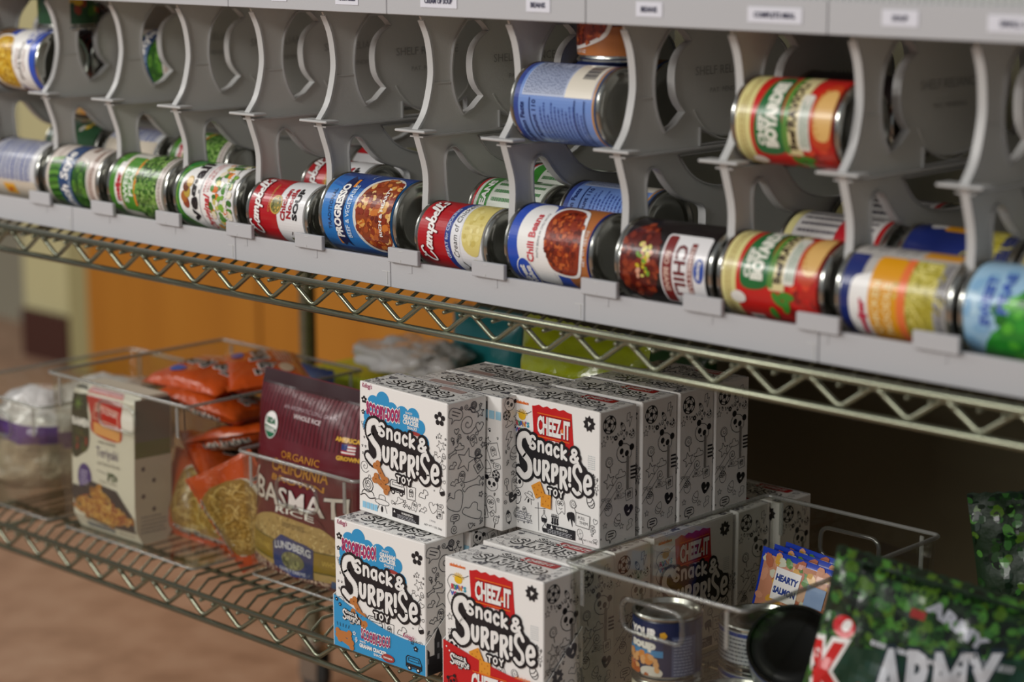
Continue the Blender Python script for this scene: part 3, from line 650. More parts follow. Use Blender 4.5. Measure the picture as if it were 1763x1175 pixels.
# ------------------------------------------------------------------ tins
TIN = ink('#b9b9b2', .22, 1.0); TIND = ink('#8c8c86', .3, 1.0)
def tin_body(mb, R, L, m=None, n=44):
    m = m or TIN; h = L/2
    prof = [(0, -h+.004), (R*.55, -h+.004), (R*.6, -h+.0033), (R*.78, -h+.0033), (R*.82, -h+.0042), (R-.004, -h+.0042), (R-.0022, -h), (R-.0002, -h-.0002), (R+.0008, -h+.0012), (R+.0008, -h+.003), (R-.0008, -h+.0042)]
    k = 8
    for i in range(k+1): prof.append((R-.0012, -h+.006+(L-.012)*i/k))
    prof += [(q[0], -q[1]) for q in reversed(prof[:11])]
    mb.lathe(prof, m, n)
def tin(R, L, base, art, name='food_can', h0=6.5, h1=5.0, n=44, gloss=.28, body=None):
    """lying tin, axis along x, top end at -x ; label print x = around, y = along"""
    root = empty(name)
    mb = MB(); tin_body(mb, R, L, body, n); mb.build('can_body', root, 'auto')
    mb = MB(); bm_ = ink(base, gloss, coat=.25)
    a, b = L/2-h0/1000, -L/2+h1/1000
    mb.lathe([(R-.0011, a), (R, a-.0002), (R, a-(a-b)*.33), (R, a-(a-b)*.66), (R, b+.0002), (R-.0011, b)], bm_, n)
    A = Art(); rm = R*1000; A.win = (-math.pi*rm, math.pi*rm, h0+.3, L*1000-h1-.3)
    art(A, rm, L*1000)
    def fn(x, y, l):
        p = x/rm; r = R*1.0004+l*.9
        return Vector((L/2-y/1000, -r*math.cos(p), r*math.sin(p)))
    A.emit(mb, fn, gx=3.2)
    o = mb.build('paper_label', root, 'auto')
    return root
def I(h, r=.3): return ink(h, r, coat=.25)
def L_nutri(A, R, H):
    W = I('#d4d4d6'); B = I('#33489c')
    for k in range(9): A.rect(-52, 104-k*10, 60, 105.4-k*10, B)
    A.lines(-50, 16, 58, 100, 22, I('#5c6aa0'), 1.5, .4, 5)
    A.rect(-70, 8, -17, 106, I('#cfc4b2'), 2); A.rect(-38, 54, -22, 78, I('#e8a91c'), 3); A.rect(-33, 62, -28, 70, I('#c43a2a'), 4)
def L_beans(A, R, H):
    G = [I(c) for c in ('#35661f', '#4c8429', '#274f19', '#5f9433')]
    ins = lambda x, y: ((x+8)/36)**2+((y-72)/30)**2 < 1
    A.ell(-8, 72, 36, 30, G[2], 1, 26)
    R_ = random.Random(4)
    for k in range(16):
        y = -40+k*4.4; A.stroke(crom([(y, 100), (y+2, 88), (y+R_.uniform(-2, 6), 74)], 3), 4.2, G[k % 4], 1.5+.03*k, cap=5)
    A.ell(-8, 40, 36, 17, G[2], 1.2, 26)
    for k in range(26): x, y = R_.uniform(-40, 24), R_.uniform(28, 52); A.ring(x, y, R_.uniform(3, 7), 2.6, 2, G[k % 4], 1.6+.03*k, 10)
    A.stroke(crom([(-48, 34), (-30, 26), (0, 23), (26, 28), (32, 44), (28, 52)], 5), 1.6, I('#e6e2da'), 3, cap=5)
    nv = I('#27436e')
    A.poly([(-75, 50), (-75, 76), (-40, 78), (0, 80), (38, 78), (70, 74), (70, 48), (30, 52), (0, 54), (-40, 53)], nv, 4)
    A.text('French Style', -8, 61, 14, WHT, 6, w=94, off=.03, shear=.12); A.text('GREEN BEANS', -8, 56, 3.6, I('#a9bfd6'), 6, w=52, off=.01)
    A.rect(44, 30, 56, 38, I('#8b6f62'), 2); A.lines(-50, 12, 60, 20, 2, I('#9a7a6c'), 2, .6); A.rect(-70, 96, -50, 104, I('#2a2358'), 2); A.rect(20, 92, 70, 93, I('#a98f80'), 2)
def L_peas(A, R, H):
    A.rect(-75, 92, 75, 108, I('#46831f'), 1); A.rect(-75, 70, -50, 108, I('#4a9a2a'), 1)
    A.rrect(-28, 84, 26, 97, 2, I('#e8e4e0'), 2); A.text('meijer', -6, 87, 8, I('#b3202c'), 3, w=32, off=.06)
    A.poly([(-34, 83), (34, 83), (36, 82), (36, 60), (-36, 60)], I('#4c8c2b'), 2.2); A.text('SWEET', -2, 72, 7.5, I('#e6eede'), 3.5, w=42, off=.03); A.text('PEAS', 2, 62, 7.5, I('#e6eede'), 3.5, w=33, off=.03)
    A.stroke(crom([(-34, 84), (0, 84), (34, 83)], 4), 1, I('#e09a2c'), 3); A.rect(-30, 57, 34, 60.4, I('#e08a1e'), 3)
    A.poly([(-42, 60), (-70, 78), (-70, 20), (-40, 40)], I('#d8d0c4'), 1.6)
    G = [I(c, .25) for c in ('#557f30', '#6c9740', '#3f6a25', '#83a856', '#32561d')]
    ins = lambda x, y: y < 58+min(0, (28-abs(x+2))*.35) and y > 17+abs(x)*.03
    A.rect(-62, 18, 62, 56, I('#284a18'), 1.4); A.blobs(-62, 18, 62, 58, 420, 2.9, G, 4, 7, 1.0, ins, 8); A.blobs(-62, 18, 62, 58, 130, .9, [I('#b4cc86', .2)], 4.4, 9, .7, ins, 6)
    A.rect(-75, 6, 75, 17, I('#d8d0c8'), 5); A.lines(-70, 9, 70, 15, 2, I('#7e6a60'), 5.4, .5)
def L_vegall(A, R, H):
    GR = I('#1f7d2c'); A.rect(-80, 58, 80, 108, GR, 1)
    P = crom([(-70, 66), (-44, 76), (-26, 96), (0, 101), (26, 96), (44, 76), (70, 66), (70, 40), (-70, 40)], 4, True); A.poly(P, WHT, 2)
    A.stroke(crom([(-70, 70), (-46, 80), (-28, 100), (0, 105), (28, 100), (46, 80), (70, 70)], 5), .7, I('#b9c94a'), 3, cap=0)
    for k, c in enumerate(('#8a3b22', '#a8622c', '#b79a3c', '#6d3a1e', '#c7a24a')): A.ell(-12+k*6, 88+(k % 2)*4-k*.6, 7, 5.5, I(c), 4+.1*k, 12, .4)
    A.text('veg·all', 4, 68, 15, ink('#241c20', .35), 5, w=74, off=.035)
    A.rect(-60, 63, 60, 63.6, I('#45506a'), 5); A.text('Original', -22, 47, 10, I('#c22a30'), 5, w=44, off=.03, shear=.3); A.text('MIXED VEGETABLES', 24, 55, 4, I('#c25a60'), 5, w=44); A.text('VEGETABLES MIXTES', 24, 49, 4, I('#c25a60'), 5, w=44)
    ins = lambda x, y: y < 46-abs(x)*.06+3*math.sin(x*.3)
    A.blobs(-62, 12, 64, 46, 110, 5, [I(c) for c in ('#d9702a', '#e58a3c', '#4f8a34', '#7fae3e', '#e6dcc0', '#c8c06a', '#3e6f2a', '#efe9da')], 3, 12, .75, ins, 6)
    A.text('NATURAL VEGETABLES', 0, 17, 4, WHT, 6, w=70, off=.04)
def L_camp(A, R, H, cream=False):
    RD = I('#b0141e'); GD = I('#c9a24a'); A.rect(-70, 50, 70, 101, RD, 1)
    if cream:
        A.rect(-70, 46, 70, 98, RD, 1.2)
        A.stroke(crom([(-70, 38), (-30, 50), (0, 54), (30, 50), (70, 38)], 6), 8, I('#26408c'), 3, cap=0); A.rect(-70, 5, 70, 36, WHT, 1)
        A.poly(crom([(-70, 5), (-70, 32), (-30, 46), (0, 50), (30, 46), (70, 32), (70, 5)], 4), I('#e4e4e6'), 2.4)
        A.text('GREAT for COOKING', 0, 50.5, 4, I('#c4cbe0'), 4, w=54, arch=2.5, off=.02)
        A.text('Cream of Chicken', 6, 38, 6.5, I('#3a3630'), 4, w=62, arch=2.5, shear=.2)
        A.poly(crom([(-20, 12), (-16, 30), (10, 36), (44, 34), (60, 20), (50, 10), (10, 6)], 4, True), I('#d8c878'), 3.5); A.blobs(-10, 12, 50, 32, 26, 3, [I('#e3d58c'), I('#cbb862')], 4, 4, .8, None, 8)
        A.rect(-62, 6, -30, 22, I('#8a6c3a'), 3); A.rect(-56, 8, -36, 18, I('#c7b58a'), 4); A.stroke([(-40, 34), (-36, 31), (-30, 36)], 1.2, I('#3a2a22'), 4)
    else:
        P = crom([(-75, 30), (-44, 38), (-24, 47), (0, 50), (24, 47), (44, 38), (75, 30), (75, 0), (-75, 0)], 4, True); A.poly(P, I('#e2e2e2'), 2.2)
        A.text("CONDENSED", 10, 62, 3, GD, 3, w=34); A.ell(2, 52, 10.5, 9.5, GD, 4, 24); A.ell(2, 52, 9, 8, I('#7c7a3c'), 4.6, 24); A.blobs(-5, 46, 9, 58, 26, 1.2, [GD, I('#565428')], 5, 3)
        A.text('Chicken', 4, 36, 6.8, I('#a01823'), 4, w=36, off=.045); A.text('Noodle', 6, 26.5, 6.8, I('#a01823'), 4, w=34, off=.045); A.text('SOUP', 6, 16.5, 7, ink('#1c1a1e', .35), 4, w=36, off=.05)
        A.rect(-56, 10, -34, 34, I('#6a6a40'), 4); A.lines(-54, 12, -36, 32, 6, I('#c2c0a4'), 5, .4); A.stroke([(-30, 30), (-26, 27)], 1, I('#3a2a22'), 4)
    campbell(A, 2, 79 if not cream else 75, 72, 14, WHT, I('#7c0c14'), 4)
def L_cream(A, R, H): L_camp(A, R, H, True)
def L_prog(A, R, H):
    A.rect(-90, 5, 90, 110, I('#2f78c0'), 1); A.rect(44, 5, 95, 110, I('#1f3f86'), 1.4); A.rect(-95, 5, -44, 110, I('#1d4f94'), 1.4)
    A.poly([(28, 110), (50, 110), (50, 5), (28, 30), (20, 70)], I('#2a63ac'), 1.2); A.poly([(26, 72), (60, 96), (60, 5), (26, 5)], I('#1f3f86'), 1.3)
    A.text('TRADITIONAL', 0, 97, 4.6, I('#22345c'), 3, w=44, off=.01)
    A.poly([(-42, 74), (-36, 80), (-42, 87), (-30, 91), (0, 93), (30, 91), (44, 88), (37, 80), (42, 74), (28, 77), (0, 79), (-28, 77)], I('#1c2450'), 3)
    A.rect(-40, 88, -28, 92, I('#e08a2c'), 2.6); A.rect(26, 74, 38, 77.6, I('#e08a2c'), 3.6)
    A.text('PROGRESSO', 0, 80.6, 9.4, WHT, 4.5, w=58, off=.05, arch=1.2); A.text('BEEF & VEGETABLE', 0, 68, 5.6, I('#cfe0ee'), 4, w=58, off=.015, arch=1.2)
    A.ell(2, 30, 47, 34, I('#d9d4cc'), 3, 36); A.ell(2, 29, 43, 30.5, I('#8c3c1a'), 4, 36)
    ins = lambda x, y: ((x-2)/42)**2+((y-29)/29.5)**2 < 1
    A.blobs(-42, 2, 46, 60, 170, 4, [I(c, .25) for c in ('#a3481e', '#7a2d16', '#c8742e', '#d9a254', '#6a2416', '#b55a26', '#e0b878', '#8a3018')], 5, 5, .75, ins, 7)
    A.text('RICH & HEARTY', 4, 19, 4, WHT, 8, w=52, off=.03); A.text('NATURALLY FLAVORED', 54, 60, 2.6, I('#c8d4e8'), 3, w=26)
def L_gv(A, R, H, corn=False):
    B = I('#2b4fb4'); A.rect(-100, 5, 100, 110, B, 1)
    pic = ['#8a2f14', '#a8451c', '#742410', '#c0602c', '#5e1d10'] if not corn else ['#c99a1c', '#dcb334', '#a97a12', '#e6c85a', '#b88a18']
    A.rect(-100, 5, 100, 34, I('#b06a34' if not corn else '#6a4a22'), 1.2); A.rect(26, 5, 100, 64, I('#5a1f1a'), 1.1)
    A.poly(crom([(-50, 56), (-42, 82), (-14, 94), (26, 96), (48, 88), (44, 70), (20, 62), (-10, 54), (-34, 48)], 5, True), WHT, 2)
    A.poly(crom([(-30, 20), (-30, 50), (-14, 60), (20, 66), (44, 60), (46, 40), (36, 22), (0, 12)], 5, True), WHT, 3); 
    Q = crom([(-27, 22), (-27, 48), (-12, 57), (20, 63), (40, 57), (42, 40), (33, 25), (0, 15)], 5, True); A.poly(Q, I(pic[0]), 4)
    ins = lambda x, y: ((x-7)/33)**2+((y-39)/22)**2 < 1
    A.blobs(-27, 14, 42, 62, 260, 2.5, [I(c, .25) for c in pic], 5, 8, .75, ins, 7)
    if corn:
        A.text('Whole Kernel', 2, 74, 7, I('#5a4634'), 4, w=48, off=.02); A.text('CORN', 0, 67, 4.6, I('#a06a5a'), 4, w=24); A.text('GOLDEN', 2, 83, 4, I('#a06a5a'), 4, w=26)
    else:
        A.text('Chili Beans', 4, 74, 8, I('#c83a44'), 4, w=48, off=.03); A.text('PINTO BEANS IN CHILI SAUCE', 8, 67.5, 2.6, I('#6a6a70'), 4, w=46)
    A.ell(-36, 88, 20, 12, WHT, 4, 24); A.ell(-36, 88, 18.6, 10.8, B, 5, 24); A.text('Great', -36, 88.6, 6.4, WHT, 6.5, w=22, off=.06); A.text('Value', -36, 80.6, 6.4, WHT, 6.5, w=22, off=.06)
    A.text('NET WT 15.5 OZ', 0, 9, 3, WHT, 4, w=34)
def L_gvcorn(A, R, H): L_gv(A, R, H, True)
def L_gvnut(A, R, H):
    A.rect(-100, 5, 100, 110, I('#6f8ecb'), 1); A.rect(-100, 102, 100, 110, I('#33478f'), 1.2); A.rect(-100, 5, 100, 9, I('#c08a3a'), 1.2)
    A.rect(6, 44, 52, 98, I('#aab4cc'), 2); A.lines(8, 46, 50, 97, 20, I('#75809c'), 3, .5, 3); A.rect(6, 10, 52, 44, I('#ddd6c6'), 2); A.rect(52, 5, 64, 110, I('#33478f'), 2)
    for k in range(14): A.rect(26+k*1.8, 14, 27+k*1.8+(k % 3)*.3, 30, I('#4a4a4e'), 3)
    A.text('Nutrition Facts', -24, 95, 5, I('#22346e'), 3, w=46, off=.04); A.text('Amount 110', -18, 80, 4.4, I('#22346e'), 3, w=40, off=.03)
    for y in (87, 30, 18): A.rect(-56, y, 4, y+1.2, I('#22346e'), 3)
    A.lines(-54, 20, 2, 76, 12, I('#3f579c'), 3, .35, 6)
    A.rect(-100, 5, -58, 110, I('#33478f'), 1.5); A.rect(-90, 8, -62, 40, I('#b57a2c'), 2)
def L_kroger(A, R, H):
    A.rect(-100, 5, 100, 110, ink('#1c1617', .3, coat=.25), 1)
    C = [I(c, .25) for c in ('#5c1a12', '#7a2a18', '#46130e', '#8f3a20')]
    ins = lambda x, y: ((x+14)/38)**2+((y-28)/24)**2 < 1
    A.ell(-14, 28, 38, 24, C[0], 2, 28); A.blobs(-52, 6, 26, 54, 110, 3.4, C, 3, 5, .8, ins, 7)
    A.blobs(-30, 24, 2, 42, 24, 3, [I('#c9b428'), I('#6f9a2c'), I('#d8cf6a'), I('#d9a084')], 4, 6, .7, None, 7)
    A.rrect(-44, 55, 26, 106, 4, I('#e2e0e0'), 4); A.rrect(-42, 57, 24, 68, 3, I('#7a2422'), 5); A.text('NO BEANS', -8, 59.6, 5.4, I('#d8b8a8'), 6, w=36, off=.03)
    A.text('CHILI', -10, 71, 12, I('#6a1f24'), 6, w=46, off=.03); A.rect(-36, 86, 14, 92, I('#7a2422'), 5); A.text('HOMESTYLE', -11, 87, 4, I('#e2d0c8'), 6, w=42, off=.03)
    A.ell(-12, 99, 11, 6, I('#2c4da0'), 5, 22); A.text('Kroger', -12, 97, 4, WHT, 6, w=16, off=.04)
    A.ell(32, 14, 8, 8, I('#d8d4d0'), 4, 20); A.rect(44, 20, 100, 96, I('#b9b7b4'), 4)
    for k in range(18): A.rect(46, 24+k*4, 100, 25+k*4+(k % 3)*.5, ink('#1c1617', .3), 5)
    A.lines(30, 6, 60, 12, 2, I('#d8d4d0'), 4, .5)
def L_boy(A, R, H):
    A.rect(-100, 96, 100, 110, I('#d9cf8c'), 1); A.rect(-100, 5, 100, 92, I('#c61f1b'), 1); A.rect(-100, 92, 100, 97, I('#d9cf8c'), 1.2)
    A.lines(-60, 97, 60, 104, 2, I('#b59a5a'), 2, .4)
    A.poly(crom([(-18, 60), (-20, 84), (0, 88), (30, 84), (56, 78), (56, 62), (20, 60), (0, 58)], 4, True), I('#1f6a34'), 3)
    A.text('CHEF', 2, 77, 6, I('#e6e6d8'), 5, w=26, off=.05); A.text('BOYARDEE', 18, 64, 11, I('#e6e6d8'), 5, w=60, off=.07)
    A.poly([(-20, 56), (64, 58), (64, 36), (-20, 40)], I('#dccf9a'), 3); A.rect(-18, 52, 64, 58, I('#5a8a3a'), 3.4)
    A.text('Beef', -4, 44, 7, ink('#3a2a1c', .35), 5, w=18, off=.04); A.text('RAVIOLI', 28, 44, 8, ink('#3a2a1c', .35), 5, w=42, off=.04); A.rrect(-14, 30, 36, 42, 3, I('#dcd8cc'), 4); A.lines(-10, 31, 32, 40, 4, I('#7aa08a'), 5, .5)
    A.poly(crom([(-6, 8), (-10, 24), (10, 30), (36, 28), (50, 16), (40, 6)], 4, True), I('#c2401c'), 5); A.poly(crom([(0, 9), (-2, 22), (14, 26), (34, 24), (42, 14), (34, 7)], 4, True), I('#dcb068'), 6)
    for k in range(9): A.ell(2+k*4.8, 25.5-(k-4)**2*.3, 1.6, 1.6, I('#c9924a'), 6.5, 8)
    for p in ((-28, 28, .6), (-34, 20, -.3), (-24, 18, 1.5), (-44, 36, 0)): A.ell(p[0], p[1]+20, 8, 4, I('#3f8a2c'), 4, 14, p[2])
    A.rect(-64, 70, -48, 84, I('#d8d4cc'), 4); A.rect(-61, 73, -52, 81, I('#3a3a40'), 5); A.rect(-80, 90, -58, 104, I('#3c3a30'), 4); A.ell(-30, 90, 6, 8, I('#e8e4dc'), 5, 14)
    A.blobs(-60, 6, -10, 34, 26, 6, [I('#b8261c'), I('#d8442a'), I('#8a1a18')], 2.5, 9, .8)
def L_noodle(A, R, H):
    A.rect(-100, 90, 100, 110, I('#1b2a6c'), 1); A.rect(-100, 5, -44, 110, I('#1b2a6c'), 1.1); A.poly(crom([(-46, 80), (-44, 96), (10, 98), (20, 86), (20, 60), (-46, 60)], 4, True), WHT, 2)
    A.text('meijer', -18, 84, 6, I('#c22a4a'), 5, w=34, off=.06)
    A.rrect(-52, 52, 40, 80, 5, I('#e09a14'), 3); A.text('CHICKEN', -8, 69, 7, I('#f0d89a'), 5, w=46, off=.03); A.text('NOODLE', -8, 58, 7, I('#f0d89a'), 5, w=44, off=.03); A.rect(-50, 44, 40, 52, I('#e8743a'), 3.4)
    A.rect(-80, 18, 80, 45, I('#b4a83c'), 2); A.squig(-80, 18, 80, 45, 150, 1.8, 3.4, [I('#cfc25a'), I('#a3962c'), I('#ddd27a')], 3, 4)
    A.rect(40, 5, 100, 110, I('#b9b4ae'), 3.6); A.rect(44, 8, 60, 44, I('#d8962a'), 4); A.lines(46, 50, 96, 100, 9, I('#6a6a70'), 4, .4); A.lines(-80, 8, 60, 16, 3, I('#5a5a66'), 3, .5)
def L_pale(A, R, H):
    A.rect(-100, 5, 100, 110, I('#9ec4de'), 1); A.blobs(-60, 10, 60, 108, 40, 8, [I('#b4d4e6'), I('#86b2d4')], 2, 3, .7)
    A.poly(crom([(-44, 96), (-20, 88), (0, 70), (24, 60), (30, 36), (10, 20), (-20, 30), (-30, 50), (-54, 60), (-50, 80)], 4, True), I('#2a8a2c'), 3)
    A.blobs(-46, 24, 20, 90, 34, 6, [I('#1f6f22'), I('#56b434'), I('#2f9a30')], 4, 6, .8); A.ell(-28, 50, 5, 5, I('#d8e4e8'), 6, 12)
    A.text('SWEET', 14, 84, 8, I('#3a5ab4'), 5, w=40, off=.04); A.text('PEAS', 22, 70, 8, I('#3a5ab4'), 5, w=34, off=.04)
def L_greenwhite(A, R, H):
    A.rect(-100, 5, 100, 110, I('#cfd4c8'), 1); A.rect(-100, 78, 100, 92, I('#3c8a34'), 2); A.rect(-100, 96, 100, 110, I('#b8202a'), 2); A.lines(-90, 12, 90, 74, 18, I('#5a8a5c'), 3, .4, 8, True)
    A.text('BEANS', 0, 81, 7, WHT, 4, w=40, off=.04); A.ell(30, 50, 14, 16, I('#4c9a3a'), 3.5)
def L_redlist(A, R, H):
    A.rect(-100, 5, 100, 110, I('#c9c6c2'), 1); A.rect(-100, 100, 100, 110, I('#d8cf8e'), 2); A.rect(-100, 6, 100, 12, I('#a81f22'), 2); A.lines(-90, 18, 90, 96, 22, I('#6e6a70'), 3, .4, 9, True); A.rect(-20, 40, 30, 54, I('#b3202a'), 4)
def L_yellowgreen(A, R, H):
    A.rect(-100, 5, 100, 110, I('#24482c'), 1); A.blobs(-80, 20, 80, 80, 50, 6, [I('#c9a52a'), I('#3e6a2a'), I('#8a3a2a'), I('#b9b4a8')], 2, 3, .7); A.rect(-60, 84, 60, 96, I('#b9b4a8'), 4)
def L_tuna(A, R, H):
    A.rect(-100, 2, 100, 80, I('#19264e'), 1); A.text('YOUR', -26, H*.68, 9, WHT, 3, w=30, off=.06); A.ell(-4, H*.74, 4, 4, I('#d9a22a'), 3, 5); A.rect(-46, H*.5, -4, H*.66, I('#20305e'), 2); A.text('soup', -26, H*.52, 8, WHT, 3, w=28, off=.07)
    A.rect(-50, H*.4, -4, H*.5, I('#3f8ac4'), 2); A.blobs(-50, H*.2, -6, H*.42, 24, 4, [I('#c9705a'), I('#d88a3c'), I('#e0a870')], 3, 3, .8); A.ell(-16, H*.16, 12, 6, I('#d8d4cc'), 3); A.blobs(-44, H*.06, -14, H*.2, 10, 5, [I('#c9722a'), I('#b05a22')], 4, 4, .7)
    A.rect(4, H*.1, 30, H*.72, I('#4c587e'), 2); A.lines(6, H*.12, 28, H*.7, 12, I('#8f98b4'), 3, .4)
def L_tunaw(A, R, H):
    A.rect(-140, 2, 140, H-2, I('#b9bcc0'), 1); A.rect(-140, H-9, 140, H-4, I('#23408c'), 2); A.lines(-130, 5, 130, H-10, 7, I('#5a606c'), 2, .4, 4)
def L_creamlab(A, R, H):
    A.rect(-140, 2, 140, H-2, I('#cfc8b4'), 1); A.blobs(-50, 4, 20, H*.4, 20, 6, [I('#d8a85a'), I('#c9902a')], 2, 5, .7)
TIN_KINDS = {
 'nutri': (.0375, .1125, '#cfcfd0', L_nutri), 'beans': (.0375, .1125, '#d3c8be', L_beans), 'peas': (.0375, .1125, '#d8d4c8', L_peas), 'vegall': (.0375, .1125, '#e2e0de', L_vegall),
 'camp': (.0333, .1015, '#e0e0e0', L_camp), 'cream': (.0333, .1015, '#e0e0e2', L_cream), 'prog': (.0412, .1175, '#2f78c0', L_prog),
 'gv': (.0378, .113, '#2b4fb4', L_gv), 'gvcorn': (.0378, .113, '#2b4fb4', L_gvcorn), 'gvnut': (.0378, .113, '#6f8ecb', L_gvnut), 'kroger': (.0378, .113, '#1c1617', L_kroger),
 'boy': (.0378, .113, '#c61f1b', L_boy), 'noodle': (.0378, .113, '#b9b4ae', L_noodle), 'pale': (.0378, .113, '#9ec4de', L_pale),
 'greenwhite': (.0345, .104, '#cfd4c8', L_greenwhite), 'redlist': (.0378, .113, '#c9c6c2', L_redlist), 'yg': (.0375, .1125, '#24482c', L_yellowgreen),
 'tuna': (.033, .064, '#19264e', L_tuna), 'tunaw': (.0415, .043, '#b9bcc0', L_tunaw), 'tipped': (.0415, .043, '#b9bcc0', L_tunaw), 'creamlab': (.033, .042, '#cfc8b4', L_creamlab),
}
TPL = {}
def new_tin(kind, M, label, group, name='food_can'):
    if kind not in TPL:
        R, L, base, fn = TIN_KINDS[kind]; TPL[kind] = tin(R, L, base, fn, body=ink('#2e2e2c', .3, .8) if kind == 'tipped' else None); o = TPL[kind]
    else: o = copy_tree(TPL[kind])
    loc, rot, _ = M.decompose(); o.location = loc; o.rotation_euler = rot.to_euler()
    return tag(o, label, 'can', group)
def lying(x, y, z, roll=0, flip=False, yaw=0, tilt=0):
    M = Matrix.Rotation(math.radians(yaw), 4, 'Z') @ Matrix.Rotation(math.radians(tilt), 4, 'Y') @ Matrix.Rotation(math.radians(-roll), 4, 'X')
    if flip: M = M @ Matrix.Rotation(math.pi, 4, 'Y')
    return Matrix.Translation((x, y, z)) @ M
def standing(x, y, z, spin=0, lean=(0, 0)):
    # axis vertical, top up : local -x -> +z
    return Matrix.Translation((x, y, z)) @ Matrix.Rotation(math.radians(lean[0]), 4, 'X') @ Matrix.Rotation(math.radians(lean[1]), 4, 'Y') @ Matrix.Rotation(math.radians(spin), 4, 'Z') @ Matrix.Rotation(math.pi/2, 4, 'Y')
# ------------------------------------------------------------------ the room
def noisy(name, cols, scale, rough=.6, stretch=(1, 1, 1), detail=6, bump=0.0):
    m = bpy.data.materials.new(name); m.use_nodes = True; nt = m.node_tree; b = nt.nodes['Principled BSDF']
    tc = nt.nodes.new('ShaderNodeTexCoord'); mp = nt.nodes.new('ShaderNodeMapping'); mp.inputs['Scale'].default_value = stretch
    n = nt.nodes.new('ShaderNodeTexNoise'); n.inputs['Scale'].default_value = scale; n.inputs['Detail'].default_value = detail
    r = nt.nodes.new('ShaderNodeValToRGB')
    nt.links.new(tc.outputs['Object'], mp.inputs['Vector']); nt.links.new(mp.outputs['Vector'], n.inputs['Vector']); nt.links.new(n.outputs['Fac'], r.inputs['Fac'])
    while len(r.color_ramp.elements) < len(cols): r.color_ramp.elements.new(.5)
    for i, c in enumerate(cols):
        r.color_ramp.elements[i].position = .3+.4*i/(len(cols)-1); r.color_ramp.elements[i].color = rgb(c)
    nt.links.new(r.outputs['Color'], b.inputs['Base Color']); b.inputs['Roughness'].default_value = rough
    if bump:
        bp = nt.nodes.new('ShaderNodeBump'); bp.inputs['Strength'].default_value = bump; nt.links.new(n.outputs['Fac'], bp.inputs['Height']); nt.links.new(bp.outputs['Normal'], b.inputs['Normal'])
    return m
M_FLOOR = noisy('terrazzo', ['#9d7a62', '#b18c72', '#bd9a80'], 14, .45)
M_CREAM = noisy('cream_paint', ['#c9c190', '#cfc797'], 5, .7)
M_WOOD = noisy('orange_wood', ['#b0701c', '#b7761f', '#be7e26'], 1.5, .5, (5, 5, .4))
M_OLIVE = noisy('drab_paint', ['#4c4731', '#524d36'], 3, .8)
def wallbox(name, a, b, m): mb = MB(); mb.box(a, b, m); return struct(mb.build(name))
wallbox('floor', (-9, -8, FZ-.1), (4, 6, FZ), M_FLOOR)
YF = 1.71
wallbox('wall_far', (-4.81, YF, FZ), (-2.04, YF+.15, 3.1), M_CREAM)
wallbox('wall_left', (-9, 1.95, FZ), (-4.81, 2.1, 3.1), noisy('grey_paint', ['#8f8a78', '#989380'], 4, .8))
wallbox('wall_back', (-2.04, .66, FZ), (4, .80, 3.1), M_OLIVE)
wallbox('wall_end', (-2.04, .8, FZ), (-1.9, YF+.15, 3.1), M_OLIVE)
wallbox('baseboard_far', (-4.80, YF-.02, FZ), (-4.585, YF-.0005, FZ+.13), ink('#4a2a22', .5))
wallbox('baseboard_back', (-2.03, .645, FZ), (4, .6595, FZ+.11), ink('#4a2a22', .5))
def build_door():
    mb = MB(); mb.box((-4.56, YF-.03, FZ), (-4.46, YF-.0005, 3.05), ink('#a59c6e', .6)); mb.box((-4.46, YF-.03, 2.44+FZ), (-2.06, YF-.0005, 2.56+FZ), ink('#a59c6e', .6))
    struct(mb.build('trim_1'))
    for i, (a, b) in enumerate(((-4.455, -3.765), (-3.755, -3.065), (-3.055, -2.06))):
        mb = MB(); mb.bbox((a, YF-.045, FZ+.008), (b, YF-.0005, FZ+2.43), M_WOOD, .004); d = struct(mb.build('door_%d' % (i+1)))
        if i < 2:
            mb = MB(); hx = b-.07 if i == 0 else a+.07
            mb.tube([(hx, YF-.045, FZ+1.0), (hx, YF-.10, FZ+1.0), (hx+(-.1 if i == 0 else .1), YF-.10, FZ+1.0)], .009, TIN); mb.build('door_handle', d)
build_door()

